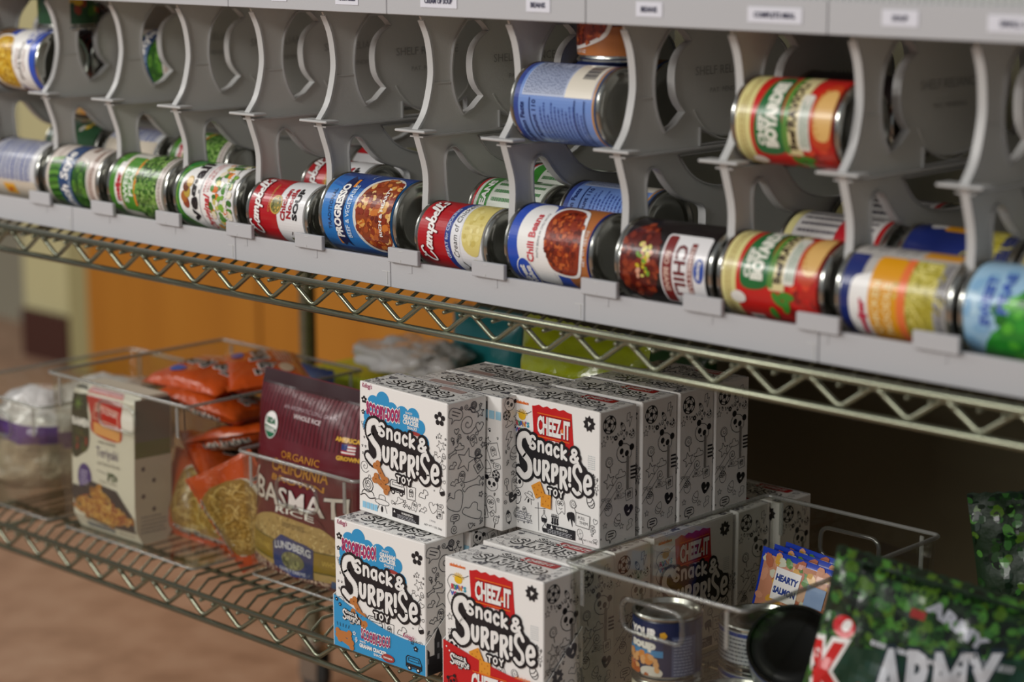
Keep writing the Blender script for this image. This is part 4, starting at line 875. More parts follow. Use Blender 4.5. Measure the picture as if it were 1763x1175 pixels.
# ------------------------------------------------------------------ wire shelving
M_WIRE = ink('#8f927e', .24, .9)
PITCH = .0665
def wire_shelf(ztop, x0, x1, depth, parent, phase, lift=0.0):
    """one shelf of the unit : rails, zigzag truss and mat"""
    R = .0032
    fr = MB()
    for y in (0.0, depth):
        fr.tube([(x0, y, ztop), (x1, y, ztop)], .0036, M_WIRE, 10); fr.tube([(x0, y, ztop-.0285), (x1, y, ztop-.0285)], .0036, M_WIRE, 10)
    for x in (x0, x1):
        fr.tube([(x, 0, ztop), (x, depth, ztop)], .0036, M_WIRE, 8); fr.tube([(x, 0, ztop-.0285), (x, depth, ztop-.0285)], .0036, M_WIRE, 8)
    f = fr.build('shelf_frame', parent, True)
    tr = MB()
    n0 = math.ceil((x0-phase)/PITCH); n1 = math.floor((x1-phase)/PITCH)
    for y, dy in ((0.0, .004), (depth, -.004)):
        pts = []
        for n in range(n0, n1+1):
            xc = phase+n*PITCH
            for t in (-.0045, 0, .0045): pts.append((xc+t, y+dy, ztop-.0042-abs(t)*.35))
            for t in (-.0045, 0, .0045): pts.append((xc+PITCH*.5+t, y+dy, ztop-.0245+abs(t)*.35))
        tr.tube(pts, .0027, M_WIRE, 7)
    tr.build('zigzag_truss', f, True)
    mt = MB(); sp = PITCH/3; k = math.ceil((x0-phase)/sp)
    while phase+k*sp < x1:
        xc = phase+(k+.5)*sp
        if x0 < xc < x1:
            mt.tube([(xc, -.001, ztop-.0065), (xc, .012, ztop-.0058), (xc, .03, ztop+.0005+lift), (xc, depth-.03, ztop+.0005+lift), (xc, depth-.012, ztop-.0058), (xc, depth+.001, ztop-.0065)], .0019, M_WIRE, 6)
        k += 1
    for y in (.062, depth*.36, depth*.64, depth-.06): mt.tube([(x0, y, ztop-.0042+lift), (x1, y, ztop-.0042+lift)], .0030, M_WIRE, 8)
    mt.build('wire_mat', f, True)
    return f
def build_shelving():
    root = empty('wire_shelving_unit', (-2.33, .3, FZ)); X0, X1, DP = -2.33, .12, .605
    tag(root, 'chrome wire shelving unit with zigzag truss edges carrying the tins and clear bins', 'shelving')
    P = Vector(root.location)
    def rel(o): o.location = -P; return o
    for z, ph, lf in ((.7535, -2.2011, .0065), (1.1427, -2.1970, .0025)): rel(wire_shelf(z, X0+.012, X1-.012, DP, root, ph, lf))
    for x in (X0, X1):
        for y in (.012, DP-.012):
            mb = MB(); pr = []
            z = FZ+.09
            while z < 1.72:
                pr += [(.0127, z), (.0127, z+.0245), (.0118, z+.0250), (.0118, z+.0254)]; z += .0254
            mb.lathe(pr, M_WIRE, 20, 'z', Matrix.Translation((x, y, 0)))
            p = rel(mb.build('post', root, 'auto'))
            for z in (.7535, 1.1427):
                mb = MB(); mb.lathe([(.0150, z-.032), (.0185, z-.030), (.0165, z+.003), (.0150, z+.003)], M_WIRE, 20, 'z', Matrix.Translation((x, y, 0))); mb.build('shelf_collar', p, 'auto')
            mb = MB(); T = Matrix.Translation((x, y, 0))
            mb.lathe([(.0, FZ+.09), (.02, FZ+.09), (.02, FZ+.075), (.008, FZ+.07), (.008, FZ+.055)], TIN, 16, 'z', T)
            for s in (-.014, .014): mb.box((x-.02, y+s-.001, FZ+.02), (x+.02, y+s+.001, FZ+.07), TIN)
            mb.box((x-.02, y-.015, FZ+.066), (x+.02, y+.015, FZ+.069), TIN)
            mb.lathe([(0, -.011), (.026, -.011), (.030, -.007), (.030, .007), (.026, .011), (0, .011)], ink('#3a3a38', .6), 24, 'x', Matrix.Translation((x, y, FZ+.030)) @ Matrix.Rotation(math.pi/2, 4, 'Z'))
            mb.build('caster', p, 'auto')
build_shelving()

# ------------------------------------------------------------------ rotating can rack
M_RACK = ink('#d2d2cd', .42, bump=.05, bscale=600); M_RIM = ink('#bcbcba', .38); M_BAR = ink('#b8b8ba', .42, bump=.04, bscale=500); M_CARD = ink('#dcdce4', .5)
DX0 = [-2.25, -2.122, -1.994, -1.869, -1.742, -1.627, -1.483, -1.364, -1.222, -1.101, -.978, -.863, -.742]
RS = 1.0152                                   # the panels stand a little behind the bar
DX = [x*RS for x in DX0]
def arc(cx, cy, r, a0, a1, n=10): return [(cx+r*math.cos(math.radians(a0+(a1-a0)*i/n)), cy+r*math.sin(math.radians(a0+(a1-a0)*i/n))) for i in range(n+1)]
def divider_mesh():
    outer = crom([(.040, 1.212), (.032, 1.208), (.026, 1.214), (.0255, 1.232), (.027, 1.257), (.025, 1.274), (.019, 1.292), (.013, 1.309)], 3)
    outer += crom([(.013, 1.311), (.0255, 1.328), (.0335, 1.355), (.0345, 1.375), (.030, 1.400), (.020, 1.4205)], 4)
    outer += [(.40, 1.4205), (.41, 1.41)]+[(.41, 1.20), (.40, 1.160), (.11, 1.160), (.075, 1.172), (.058, 1.190), (.0475, 1.2125)]
    hA = crom([(.082, 1.4150), (.0665, 1.397), (.0612, 1.378), (.0608, 1.358), (.066, 1.338), (.076, 1.3215)], 4)+crom([(.0905, 1.327), (.1045, 1.3385)], 2)+crom([(.0965, 1.346), (.0905, 1.356), (.0885, 1.372), (.0915, 1.386), (.100, 1.396), (.113, 1.4035)], 4)+[(.108, 1.409), (.100, 1.4150)]
    hB = [(.1285, 1.3065), (.1285, 1.3215), (.142, 1.3165), (.160, 1.313), (.178, 1.312), (.196, 1.313), (.212, 1.3165), (.226, 1.3215), (.226, 1.3065)]
    hC = [(.354-p[0], p[1]) for p in reversed(hA)]
    hD = crom([(.098, 1.2985), (.117, 1.279), (.145, 1.2675), (.19, 1.263), (.235, 1.268), (.262, 1.283), (.275, 1.2985)], 3)
    hE = [(.074, 1.186), (.056, 1.225), (.0515, 1.255)]+crom([(.0505, 1.275), (.053, 1.286), (.060, 1.291), (.069, 1.2875), (.080, 1.275), (.096, 1.262), (.115, 1.255), (.130, 1.2505), (.1365, 1.245), (.1375, 1.236)], 3)+[(.137, 1.186), (.13, 1.178), (.12, 1.174), (.085, 1.178)]
    hF = [(.155, 1.179), (.155, 1.235), (.165, 1.245), (.20, 1.240), (.25, 1.244), (.285, 1.25), (.295, 1.24), (.295, 1.18), (.285, 1.175), (.165, 1.175)]
    hG = [(.31, 1.19), (.31, 1.39), (.32, 1.40), (.375, 1.40), (.385, 1.39), (.385, 1.19), (.375, 1.175), (.32, 1.175)]
    holes = [hA, hB, hC, hD, hE]
    fn = lambda a, b, c: Vector((c, a, b))
    mb = MB(); mb.plate(outer, holes, fn, .0022, M_RACK)
    def rim(P, closed, w, t, m=M_RIM):   # flange following an edge, w wide across the panel
        N = len(P); vs = []; fs = []
        for i in range(N):
            a = Vector(P[(i-1) % N]) if closed or i else Vector(P[i]); c = Vector(P[(i+1) % N]) if closed or i < N-1 else Vector(P[i])
            d = (c-a).normalized(); nn = Vector((-d.y, d.x))*t/2; p = Vector(P[i])
            for s, q in ((-w/2, -1), (w/2, -1), (w/2, 1), (-w/2, 1)): vs.append((s, p.x+nn.x*q, p.y+nn.y*q))
        for i in range(N if closed else N-1):
            j = (i+1) % N
            for k in range(4): fs.append((i*4+k, i*4+(k+1) % 4, j*4+(k+1) % 4, j*4+k))
        mb.add(vs, fs, m)
        if not closed: mb.add(vs[:4], [(0, 1, 2, 3)], m); mb.add(vs[-4:], [(3, 2, 1, 0)], m)
    rim(outer[:-9], False, .0082, .0024)
    rim([(.35, .0)], False, .001, .001) if False else None
    for h, w in ((hA, .0088), (hB, .006), (hC, .0066), (hE, .0092), (hD, .0070)): rim(h, True, w, .0015)
    # running rails for the tins, the front tip plate and the rib across the strut
    mb.box((-.0095, .014, 1.3030), (.0095, .30, 1.3046), M_RIM)
    rim(arc(.177, 1.3745, .0665, 212, 328, 14), False, .0042, .0014, M_RACK)
    rim([(.1285, 1.305), (.1285, 1.3225)], False, .0075, .0018)
    mb.bbox((-.0215, .004, 1.3085), (.0215, .022, 1.3112), M_RIM, .0008)
    mb.box((-.0022, .034, 1.3540), (.0022, .061, 1.3556), M_RACK)
    A = Art(); mr = ink('#a6a6a2', .4)
    A.text('SHELF RELIANCE', 168, 1371, 8, mr, 1, w=92); A.text('PAT. PENDING', 170, 1354, 4.4, mr, 1, w=52)
    A.emit(mb, lambda x, y, l: Vector((.0011+l*1.5, x/1000, y/1000)))
    mb.v = [(v[0], -1.4+(v[1]+1.4)*RS, 1.52+(v[2]-1.52)*RS) for v in mb.v]
    o = mb.build('divider_panel', None, 'auto'); return o
def build_rack():
    root = empty('can_rotation_rack', (-1.5, .2, 1.147)); tag(root, 'long grey plastic can rotation rack on the upper wire shelf', 'can rack')
    P = Vector(root.location)
    def place(o, loc=(0, 0, 0)): o.parent = root; o.location = Vector(loc)-P; return o
    d0 = divider_mesh()
    for i, x in enumerate(DX): place(d0 if i == 0 else (lambda c: (COL.objects.link(c), c)[1])(d0.copy()), (x, 0, 0))
    # front bars : two lanes each, a hooked seam between neighbours
    edges = [-2.33, -2.082, -1.775, -1.527, -1.264, -1.000, -.70]
    for a, b in zip(edges, edges[1:]):
        mb = MB(); mb.bbox((a+.0004, .0175, 1.1475), (b-.0004, .0225, 1.1765), M_BAR, .0006)
        mb.box((b-.012, .0172, 1.1630), (b-.0004, .0176, 1.1634), M_RACK); mb.box((b-.0050, .0170, 1.150), (b-.0044, .0176, 1.1634), M_RACK)
        place(mb.build('front_bar'))
        mb = MB(); mb.bbox((a+.0004, .0170, 1.4215), (b-.0004, .0225, 1.4490), M_BAR, .0006); mb.box((a+.001, .0225, 1.4215), (b-.001, .42, 1.4240), M_RACK)
        place(mb.build('upper_tray'))
        mb = MB(); mb.box((a+.001, .0225, 1.1475), (b-.001, .415, 1.1500), M_RACK); place(mb.build('base_tray'))
    clipm = None
    for x in DX0[1:]:
        if clipm is None:
            mb = MB(); mb.bbox((-.0425, .0125, 1.1745), (.001, .0172, 1.1895), M_BAR, .0006)
            mb.box((-.024, .0121, 1.1758), (-.0234, .0126, 1.178), M_RACK); mb.box((-.026, .0121, 1.1868), (-.020, .0126, 1.1871), M_RACK); mb.box((-.018, .017, 1.165), (-.012, .0178, 1.1755), M_BAR)
            clipm = mb.build('clip'); place(clipm, (x, 0, 0))
        else: c = clipm.copy(); COL.objects.link(c); place(c, (x, 0, 0))
    # grooved back rest of the next tier, showing above the bar
    mb = MB(); mb.box((-2.33, .034, 1.424), (-.70, .036, 1.50), M_RACK); x = -2.325
    while x < -.705: mb.box((x, .0325, 1.424), (x+.0028, .0345, 1.50), M_RIM); x += .0065
    place(mb.build('ribbed_tier_front'))
    for x, z, w, t in ((-1.690, 1.4362, .024, 'SOUP'), (-1.585, 1.4355, .034, 'VEGETABLES'), (-1.453, 1.4362, .050, 'CREAM OF SOUP'), (-1.322, 1.4362, .030, 'BEANS'), (-1.189, 1.4362, .030, 'BEANS'), (-1.053, 1.4355, .056, 'COMPLETE MEAL'), (-.930, 1.4370, .034, 'SOUP'), (-.822, 1.4360, .058, 'SMALL SOUP')):
        mb = MB(); mb.box((x-w/2, .0163, z-.0065), (x+w/2, .0168, z+.0065), M_CARD)
        A = Art(); A.text(t, 0, -2.2, 4.4, ink('#2c2c48', .5), 1, w=min(w*1000*.76, len(t)*3.6), off=.04)
        A.emit(mb, lambda px, py, l: Vector((x+px/1000, .0162-l, z+py/1000)))
        c = place(mb.build('shelf_label')); c['label'] = 'white paper strip reading %s' % t
build_rack()
# ------------------------------------------------------------------ clear bins
M_CLR = clear('clear_plastic', '#fafbf8', 1.45, .05); M_GRIP = clear('clear_plastic_grip', '#eef0ec', 1.9, .08, .05); M_EDGE = clear('clear_plastic_edge', '#d4d6d0', 2.2, .1, .22)
def rloop(x0, y0, x1, y1, r, n=4):
    P = []
    for cx, cy, a in ((x1-r, y0+r, -90), (x1-r, y1-r, 0), (x0+r, y1-r, 90), (x0+r, y0+r, 180)):
        for k in range(n+1): t = math.radians(a+k*90/n); P.append((cx+r*math.cos(t), cy+r*math.sin(t)))
    return P
def clear_bin(x0, y0, w, d, h, label, group, r=.008, tap=.007, rot=0, handles=(True, True)):
    root = empty('clear_bin', (x0+w/2, y0+d/2, .7630), (0, 0, math.radians(rot))); tag(root, label, 'storage bin', group)
    W, D = w/2, d/2; t = .0011
    lo = lambda k, e: rloop(-W+tap*(1-k)+e, -D+tap*(1-k)+e, W-tap*(1-k)-e, D-tap*(1-k)-e, r)
    mb = MB()
    # side walls with rounded corners ; the straight front and back runs are plates with a grip hole
    n = 5; rings = [(k, z) for k, z in ((0, .0), (.5, h*.5), (1, h))]
    for e, flip in ((0, False), (t*2, True)):
        vs = []; fs = []; N = 20
        for k, z in rings:
            for p in lo(k, e): vs.append((p[0], p[1], z+(e if k == 0 else 0)))
        for i in range(2):
            for j in range(N):
                if j == 19 or j == 9: continue       # front run, back run
                q = (i*N+j, i*N+(j+1) % N, (i+1)*N+(j+1) % N, (i+1)*N+j); fs.append(q)
        fs.append(tuple(range(N)))
        mb.add(vs, fs, M_CLR)
    hw, hh, hz = min(.036, w*.17), .0155, h-.035
    def wall(s):
        a0 = W-tap-r; a1 = W-r; P = [(-a0, .0), (a0, .0), (a1, h), (-a1, h)]
        H = []
        for cx, cz, a in ((hw-.01, hz-hh+.01, -90), (hw-.01, hz+hh-.01, 0), (-hw+.01, hz+hh-.01, 90), (-hw+.01, hz-hh+.01, 180)):
            for k in range(5): q = math.radians(a+k*22.5); H.append((cx+.01*math.cos(q), cz+.01*math.sin(q)))
        fn = lambda a, b, c: Vector((a, s*(D-tap*(1-b/h)-t)+c, b))
        mb.plate(P, [H], fn, t*2, M_CLR)
        return H, fn
    HF, ff = wall(-1); HB, fb = wall(1)
    body = mb.build('bin_body', root)
    mb = MB(); L = [(p[0], p[1], h) for p in rloop(-W-.0008, -D-.0008, W+.0008, D+.0008, r)]; mb.tube(L, .0023, M_EDGE, 8, True)
    mb.build('rim', root, True)
    mb = MB(); L = [(p[0], p[1], .0016) for p in lo(0, 0)]; mb.tube(L, .0014, M_EDGE, 6, True); mb.build('base_edge', root, True)
    for use, H, fn, s in ((handles[0], HF, ff, -1), (handles[1], HB, fb, 1)):
        if not use: continue
        mb = MB(); mb.tube([fn(p[0], p[1], s*.002) for p in H], .0024, M_GRIP, 8, True); mb.build('grip_hole', root, True)
    for sx in (-1, 1):
        for sy in (-1, 1):
            mb = MB(); mb.bbox((sx*(W-.020)-.0025, sy*(D-.0012)-.0012, h-.040), (sx*(W-.020)+.0025, sy*(D-.0012)+.0012, h-.004), M_EDGE, .0008)
            mb.build('stacking_rib', root)
    return root
# ------------------------------------------------------------------ soft packs
def pack_shape(w, h, T, seed, wrinkle=.0012, crimp=.008, p=.42, belly=None, sag=0.0, fold=0.0):
    def half(x, z):     # x in -w/2..w/2, z in 0..h -> half thickness
        u = min(max(x/w+.5, 0), 1); v = min(max((z-crimp)/(h-2*crimp), 0), 1)
        q = (math.sin(math.pi*u)**p)*(math.sin(math.pi*v)**p) if 0 < u < 1 and 0 < v < 1 else 0
        if belly: q = (math.sin(math.pi*u)**p)*belly(v) if 0 < u < 1 else 0
        nz = noise.noise(Vector((x*38+seed*7.1, z*38, seed*1.3)))+.5*noise.noise(Vector((x*90+seed, z*90, 3.3)))
        return T/2*q+wrinkle*nz*(1 if .02 < u < .98 else 0)*min(1, q*3+.1)
    def ctr(x, z): return sag*math.sin(math.pi*z/h)+fold*max(0, z/h-.75)**2*16+.0015*noise.noise(Vector((x*20, z*20, seed+9.0)))
    def xw(x, z):       # crimped ends stay full width, the filled middle pulls in
        u = z/h; return x*(1-.035*math.sin(math.pi*min(max(u, 0), 1)))
    front = lambda x, z, l=0: Vector((xw(x, z), ctr(x, z)-max(half(x, z), .0004)-l, z))
    back = lambda x, z, l=0: Vector((xw(x, z), ctr(x, z)+max(half(x, z), .0004)+l, z))
    return front, back
def soft_pack(name, w, h, T, mat, art, seed=1, nu=34, nv=34, parent=None, teeth=True, backart=None, cutmat=None, **kw):
    front, back = pack_shape(w, h, T, seed, **kw)
    mb = MB()
    def zz(i, v):
        z = v*h
        if teeth and (v == 0 or v == 1): z += (.0012 if i % 2 else -.0002)*(1 if v else -1)
        return z
    for fn in (front, back):
        P = [[fn(-w/2+w*i/nu, zz(i, j/nv)) for i in range(nu+1)] for j in range(nv+1)]
        mb.sheet(P if fn is front else [list(reversed(r)) for r in P], mat)
    if art:
        A = Art(); A.win = (-w*500+.6, w*500-.6, .8, h*1000-.8); art(A, w*1000, h*1000)
        A.emit(mb, lambda x, y, l: front(x/1000, y/1000, l+.0003), gx=5, gy=5)
    if backart:
        A = Art(); A.win = (-w*500+.6, w*500-.6, .8, h*1000-.8); backart(A, w*1000, h*1000)
        A.emit(mb, lambda x, y, l: back(-x/1000, y/1000, l+.0003), gx=6, gy=6)
    o = mb.build(name, parent, 'auto')
    return o
def put(o, loc, rot=(0, 0, 0)):
    o.location = loc; o.rotation_euler = tuple(math.radians(a) for a in rot); return o

def art_rice(A, w, h):
    RD = I('#5f1621', .35); 
    for k in range(30):
        x = -w/2+w*k/29; A.stroke([(x*.96, h), (x, h*.70)], 1.0, I('#45101a', .4), 1, cap=0)
    A.rect(-w/2, h*.93, w/2, h, I('#2f0c13', .4), 1.4)
    A.text('AN AROMATIC LONG GRAIN', 0, h*.845, 4, I('#b59aa0'), 2, w=w*.46); A.text('WHOLE RICE', 0, h*.81, 4.6, I('#d8c8c8'), 2, w=w*.24, off=.02)
    A.ell(-w*.33, h*.745, 14, 15.5, I('#d6d6d0'), 2, 28); A.ell(-w*.33, h*.745, 13, 14.5, WHT, 2.4, 28)
    A.push([(-w*.33+12.8*math.cos(math.radians(t)), h*.745+14.3*math.sin(math.radians(t))) for t in range(-176, 0, 11)], I('#1f6a48'), 3)
    A.text('USDA', -w*.33, h*.752, 6.4, I('#1f6a48'), 4, w=19, off=.05); A.text('ORGANIC', -w*.33, h*.712, 4.8, WHT, 4, w=21, off=.03)
    A.text('AMERICAN', w*.36, h*.76, 4.6, I('#d8a83c'), 2, w=w*.2, off=.06)
    fx, fy = w*.36-9, h*.70
    for k in range(7): A.rect(fx, fy+k*1.7, fx+18, fy+k*1.7+1.7, I('#a82a34') if k % 2 == 0 else WHT, 2)
    A.rect(fx, fy+5.2, fx+8, fy+11.9, I('#2c3a78'), 3); A.text('GROWN', w*.36, h*.672, 4.4, I('#d8a83c'), 2, w=w*.15, off=.06)
    G = I('#c98a2a'); A.text('ORGANIC', 0, h*.615, 8, G, 2, w=w*.34, off=-.005); A.text('CALIFORNIA', 0, h*.545, 13, G, 2, w=w*.50, off=.01); A.text('BROWN', 0, h*.500, 6.4, G, 2, w=w*.46, off=.01)
    S = I('#d8cfc8'); A.text('BASMATI', 0, h*.385, 22, I('#3a1018'), 2, w=w*.80, off=.04, arch=-2, taper=.12); A.text('BASMATI', 0, h*.385, 22, S, 3.4, w=w*.80, off=.012, arch=-2, taper=.12)
    A.stroke(crom([(-w*.40, h*.53), (-w*.44, h*.45), (-w*.47, h*.30)], 4), 2.6, S, 3); A.stroke(crom([(w*.30, h*.47), (w*.33, h*.30), (w*.38, h*.22)], 4), 2.6, S, 3)
    A.poly(crom([(-w*.5, h*.10), (-w*.46, h*.24), (-w*.30, h*.315), (-w*.02, h*.345), (w*.24, h*.315), (w*.44, h*.20), (w*.5, h*.10), (w*.3, h*.06), (-w*.3, h*.08)], 4, True), I('#b0935a', .35), 4)
    A.poly([(-w*.25, h*.335), (-w*.2, h*.37), (0, h*.38), (w*.2, h*.36), (w*.25, h*.32), (0, h*.335)], I('#5c1522'), 5); A.text('RICE', 0, h*.345, 6.4, WHT, 6, w=w*.34, off=.01, arch=2)
    ins = lambda x, y: y < h*.335*(1-(x/(w*.78))**2) and y > h*.12
    A.blobs(-w*.49, h*.12, w*.49, h*.36, 620, 2.8, [I(c, .35) for c in ('#c2a468', '#a88a50', '#d2b87e', '#8f7440', '#b99a5c')], 4.5, 3, .33, ins, 6)
    A.lines(-w*.10, h*.285, w*.12, h*.31, 3, I('#5a4526'), 6, .5)
    A.rect(-w/2, h*.105, w/2, h*.20, I('#8f7420', .35), 7); A.rect(-w/2, h*.20, w/2, h*.205, I('#4a4a22'), 8); A.rect(-w/2, h*.10, w/2, h*.105, I('#4a4a22'), 8)
    A.text('GLUTEN-FREE', -w*.34, h*.14, 6, I('#d2b450'), 8.4, w=w*.24); A.text('WHOLE GRAIN', w*.36, h*.14, 6, I('#d2b450'), 8.4, w=w*.26)
    A.poly([(-w*.17, h*.075), (-w*.19, h*.19), (-w*.10, h*.245), (w*.10, h*.225), (w*.17, h*.21), (w*.17, h*.06), (0, h*.05)], I('#2c3a6a'), 9)
    A.text('LUNDBERG', -1, h*.165, 8.4, I('#c9cbd0'), 11, w=w*.31, off=.03, arch=3.5); A.ell(0, h*.125, w*.10, h*.045, I('#6a6a4a'), 10.4, 24); A.blobs(-w*.09, h*.09, w*.09, h*.16, 30, 3, [I('#86865a'), I('#4e5038')], 10.6, 4, .7, lambda x, y: (x/(w*.09))**2+((y-h*.125)/(h*.04))**2 < 1); A.text('FAMILY FARMS', 0, h*.065, 4, I('#c9cbd0'), 11, w=w*.22)
    A.blobs(-w*.5, 2, w*.5, h*.10, 260, 3, [I(c, .35) for c in ('#b99a8a', '#a58676', '#c8ab9a')], 1, 13, .4, None, 6); A.rect(w*.3, h*.035, w*.44, h*.075, I('#2c4a78'), 10); A.rect(w*.3, h*.02, w*.44, h*.04, I('#3c8a4a'), 10.4)
def art_ramen(A, w, h):
    A.poly(crom([(-w*.30, h*.18), (-w*.34, h*.5), (-w*.28, h*.84), (w*.02, h*.90), (w*.18, h*.62), (w*.30, h*.5), (w*.34, h*.2), (0, h*.12)], 4, True), I('#d8d0c0', .25), 1)
    ins = lambda x, y: (abs(x/(w*.33))**3+abs((y-h*.48)/(h*.36))**3) < 1
    A.poly(crom([(-w*.30, h*.16), (-w*.31, h*.78), (0, h*.84), (w*.31, h*.7), (w*.31, h*.16)], 3, True), I('#8f6e30', .3), 2)
    A.squig(-w*.34, h*.1, w*.34, h*.86, 230, 1.7, 4.6, [I(c, .3) for c in ('#b8954a', '#9c782f', '#c6aa66', '#7f6020')], 2.5, 5, ins)
    A.text('Top Ramen', 0, h*.90, h*.07, WHT, 4, w=w*.56, off=.08); A.text('Top Ramen', 0, h*.90, h*.07, ink('#1c1a18', .3), 5, w=w*.56, off=.03)
    A.text('Top Ramen', 0, h*.06, h*.07, WHT, 4, w=w*.56, off=.08); A.text('Top Ramen', 0, h*.06, h*.07, ink('#1c1a18', .3), 5, w=w*.56, off=.03)
    A.ell(w*.30, h*.74, 9, 8, I('#1f4fa8', .3), 5, 20); A.text('NEW', w*.30, h*.72, 3.6, WHT, 6, off=.05)
def art_ramen_back(A, w, h):
    A.text('Top Ramen', 0, h*.42, h*.20, WHT, 3, w=w*.78, off=.09); A.text('Top Ramen', 0, h*.42, h*.20, ink('#1c1a18', .3), 4, w=w*.78, off=.04)
    A.ell(w*.2, h*.74, 14, 8, I('#1f4fa8', .3), 3, 20); A.ell(-w*.28, h*.25, 14, 9, I('#c9b49a', .4), 3, 20); A.lines(-w*.1, h*.1, w*.4, h*.32, 6, I('#f0d8c8'), 3, .4)
def camo(A, w, h, seed, n=900):
    cols = [I(c, .3) for c in ('#35692a', '#1b3e16', '#4a8432', '#0f2212', '#4c6f20', '#132c18', '#0a160d')]
    A.blobs(-w/2, 0, w/2, h, n, 5.5, cols, 1, seed, .7, None, 7)
def art_army(A, w, h):
    camo(A, w, h, 3, 1500)
    A.ell(-w*.40, h*.655, 10, 9.5, I('#c9222a', .3), 4, 22); A.ell(-w*.39, h*.665, 4, 6, WHT, 5, 14, -.4); A.text('ottogi army', -w*.13, h*.575, 5.4, I('#c9cdd4'), 4, w=w*.30, off=.04) if False else A.lines(-w*.28, h*.62, w*.02, h*.65, 1, I('#c9cdd4'), 4, .8)
    A.push([(-w*.44, h*.27), (w*.36, h*.49), (w*.36, h*.77), (-w*.44, h*.56)], I('#123a2a', .3), 3.4)
    A.text('K', -w*.38, h*.30, h*.26, WHT, 4, w=w*.12, off=.10, a=.26); A.text('K', -w*.38, h*.30, h*.26, I('#c9201f', .3), 5, w=w*.12, off=.04, a=.26)
    A.ell(-w*.275, h*.40, 5.5, 5.5, I('#c9222a', .3), 5, 16)
    A.text('ARMY', w*.03, h*.42, h*.26, ink('#20303a', .3), 4.4, w=w*.50, off=.09, shear=.15, a=.26); A.text('ARMY', w*.03, h*.42, h*.26, I('#d0d4da', .3), 5.4, w=w*.50, off=.04, shear=.15, a=.26)
    A.blobs(w*.3, h*.2, w*.46, h*.40, 24, 5, [I('#a8882a'), I('#7a6a1e')], 4.5, 4, .6)
    A.text('ARMY', w*.02, h*.80, 10, I('#b4b8c2'), 4, w=w*.26, off=.05, a=-.35); A.rect(-w*.16, h*.80, -w*.10, h*.84, I('#9a2a24'), 4)
    A.lines(w*.1, h*.68, w*.3, h*.72, 1, I('#aeb4b8'), 4, .8); A.rect(w*.34, h*.52, w*.42, h*.55, I('#c23a34'), 4); A.rect(-w*.38, h*.02, w*.38, h*.30, I('#5c2a14', .3), 3.4)
    A.blobs(-w*.38, h*.02, w*.38, h*.30, 150, 5, [I(c, .3) for c in ('#a8622c', '#c98a4a', '#7a3a1c', '#d8a868')], 4, 6, .6)
def art_army2(A, w, h):
    camo(A, w, h, 9, 500)
    A.ell(0, h*.55, w*.36, h*.26, I('#4a2614', .3), 3, 24); A.squig(-w*.34, h*.34, w*.34, h*.76, 120, 2.6, 6, [I(c, .3) for c in ('#b5622a', '#c98a4a', '#8a4420', '#d8b078')], 4, 5, lambda x, y: (x/(w*.34))**2+((y-h*.55)/(h*.23))**2 < 1)
    A.rect(-w*.2, h*.86, w*.02, h*.93, I('#c99a2a'), 3)
def art_army3(A, w, h):
    camo(A, w, h, 15, 450); A.rect(-w*.06, h*.52, w*.2, h*.60, I('#c0262c', .3), 4); A.text('ARMY', w*.08, h*.40, 9, I('#c4c8cc'), 4, w=w*.4, off=.05)
def art_salad(A, w, h):
    A.rect(-w/2+4, 5, w/2-4, h-6, I('#c98a6a', .3), 1); A.blobs(-w/2+4, 5, w/2-4, h-6, 170, 7, [I(c, .3) for c in ('#d89a7a', '#b86a4a', '#e0b89a', '#5a8a3a', '#cfd0b8', '#d8a23a')], 1.5, 4, .6)
    A.rect(-w*.36, h*.55, -w*.16, h*.86, WHT, 4); A.text('HEARTY', -w*.26, h*.74, 6, I('#1c3a8a'), 5, w=w*.17, off=.05); A.text('SALMON', -w*.26, h*.62, 6, I('#1c3a8a'), 5, w=w*.17, off=.05)
    A.rect(-w*.1, h*.6, w*.04, h*.8, I('#8fa8d0'), 4); A.rect(w*.30, h*.7, w*.46, h*.9, I('#c9a224'), 4)
def crumple(name, sx, sy, sz, mat, seed, amp=.16, nu=36, nv=22, top=1.0, label_fn=None, power=.75):
    """a crumpled soft bag: closed, flat on its underside"""
    mb = MB(); P = []
    sp = lambda v, p: math.copysign(abs(v)**p, v)
    for j in range(nv+1):
        t = math.pi*j/nv; row = []
        for i in range(nu):
            a = 2*math.pi*i/nu
            d = Vector((sp(math.cos(a), power)*sp(math.sin(t), power), sp(math.sin(a), power)*sp(math.sin(t), power), math.cos(t)))
            q = 1+amp*(noise.noise(d*1.7+Vector((seed, 0, 0)))+.6*abs(noise.noise(d*4.1+Vector((0, seed, 0))))+.3*noise.noise(d*9+Vector((0, 0, seed))))
            row.append(Vector((d.x*sx/2*q, d.y*sy/2*q, (max(d.z, -.8)*.5*q)*sz*top)))
        P.append(row)
    zmin = min(v.z for r in P for v in r)
    vs = [v-Vector((0, 0, zmin)) for r in P for v in r]
    fs = [(j*nu+i, j*nu+(i+1) % nu, (j+1)*nu+(i+1) % nu, (j+1)*nu+i) for j in range(nv) for i in range(nu)]
    mats = label_fn
    if not mats: mb.add(vs, fs, mat)
    else:
        for f in fs:
            c = sum((vs[i] for i in f), Vector())/4; mb.mats or mb.slot(mat)
        groups = {}
        for f in fs:
            c = sum((vs[i] for i in f), Vector())/4; groups.setdefault(mats(c) or mat, []).append(f)
        o = len(mb.v); mb.v += [tuple(v) for v in vs]
        for m, ff in groups.items():
            k = mb.slot(m)
            for f in ff: mb.f.append([i+o for i in f]); mb.mi.append(k)
    return mb.build(name, None, True)
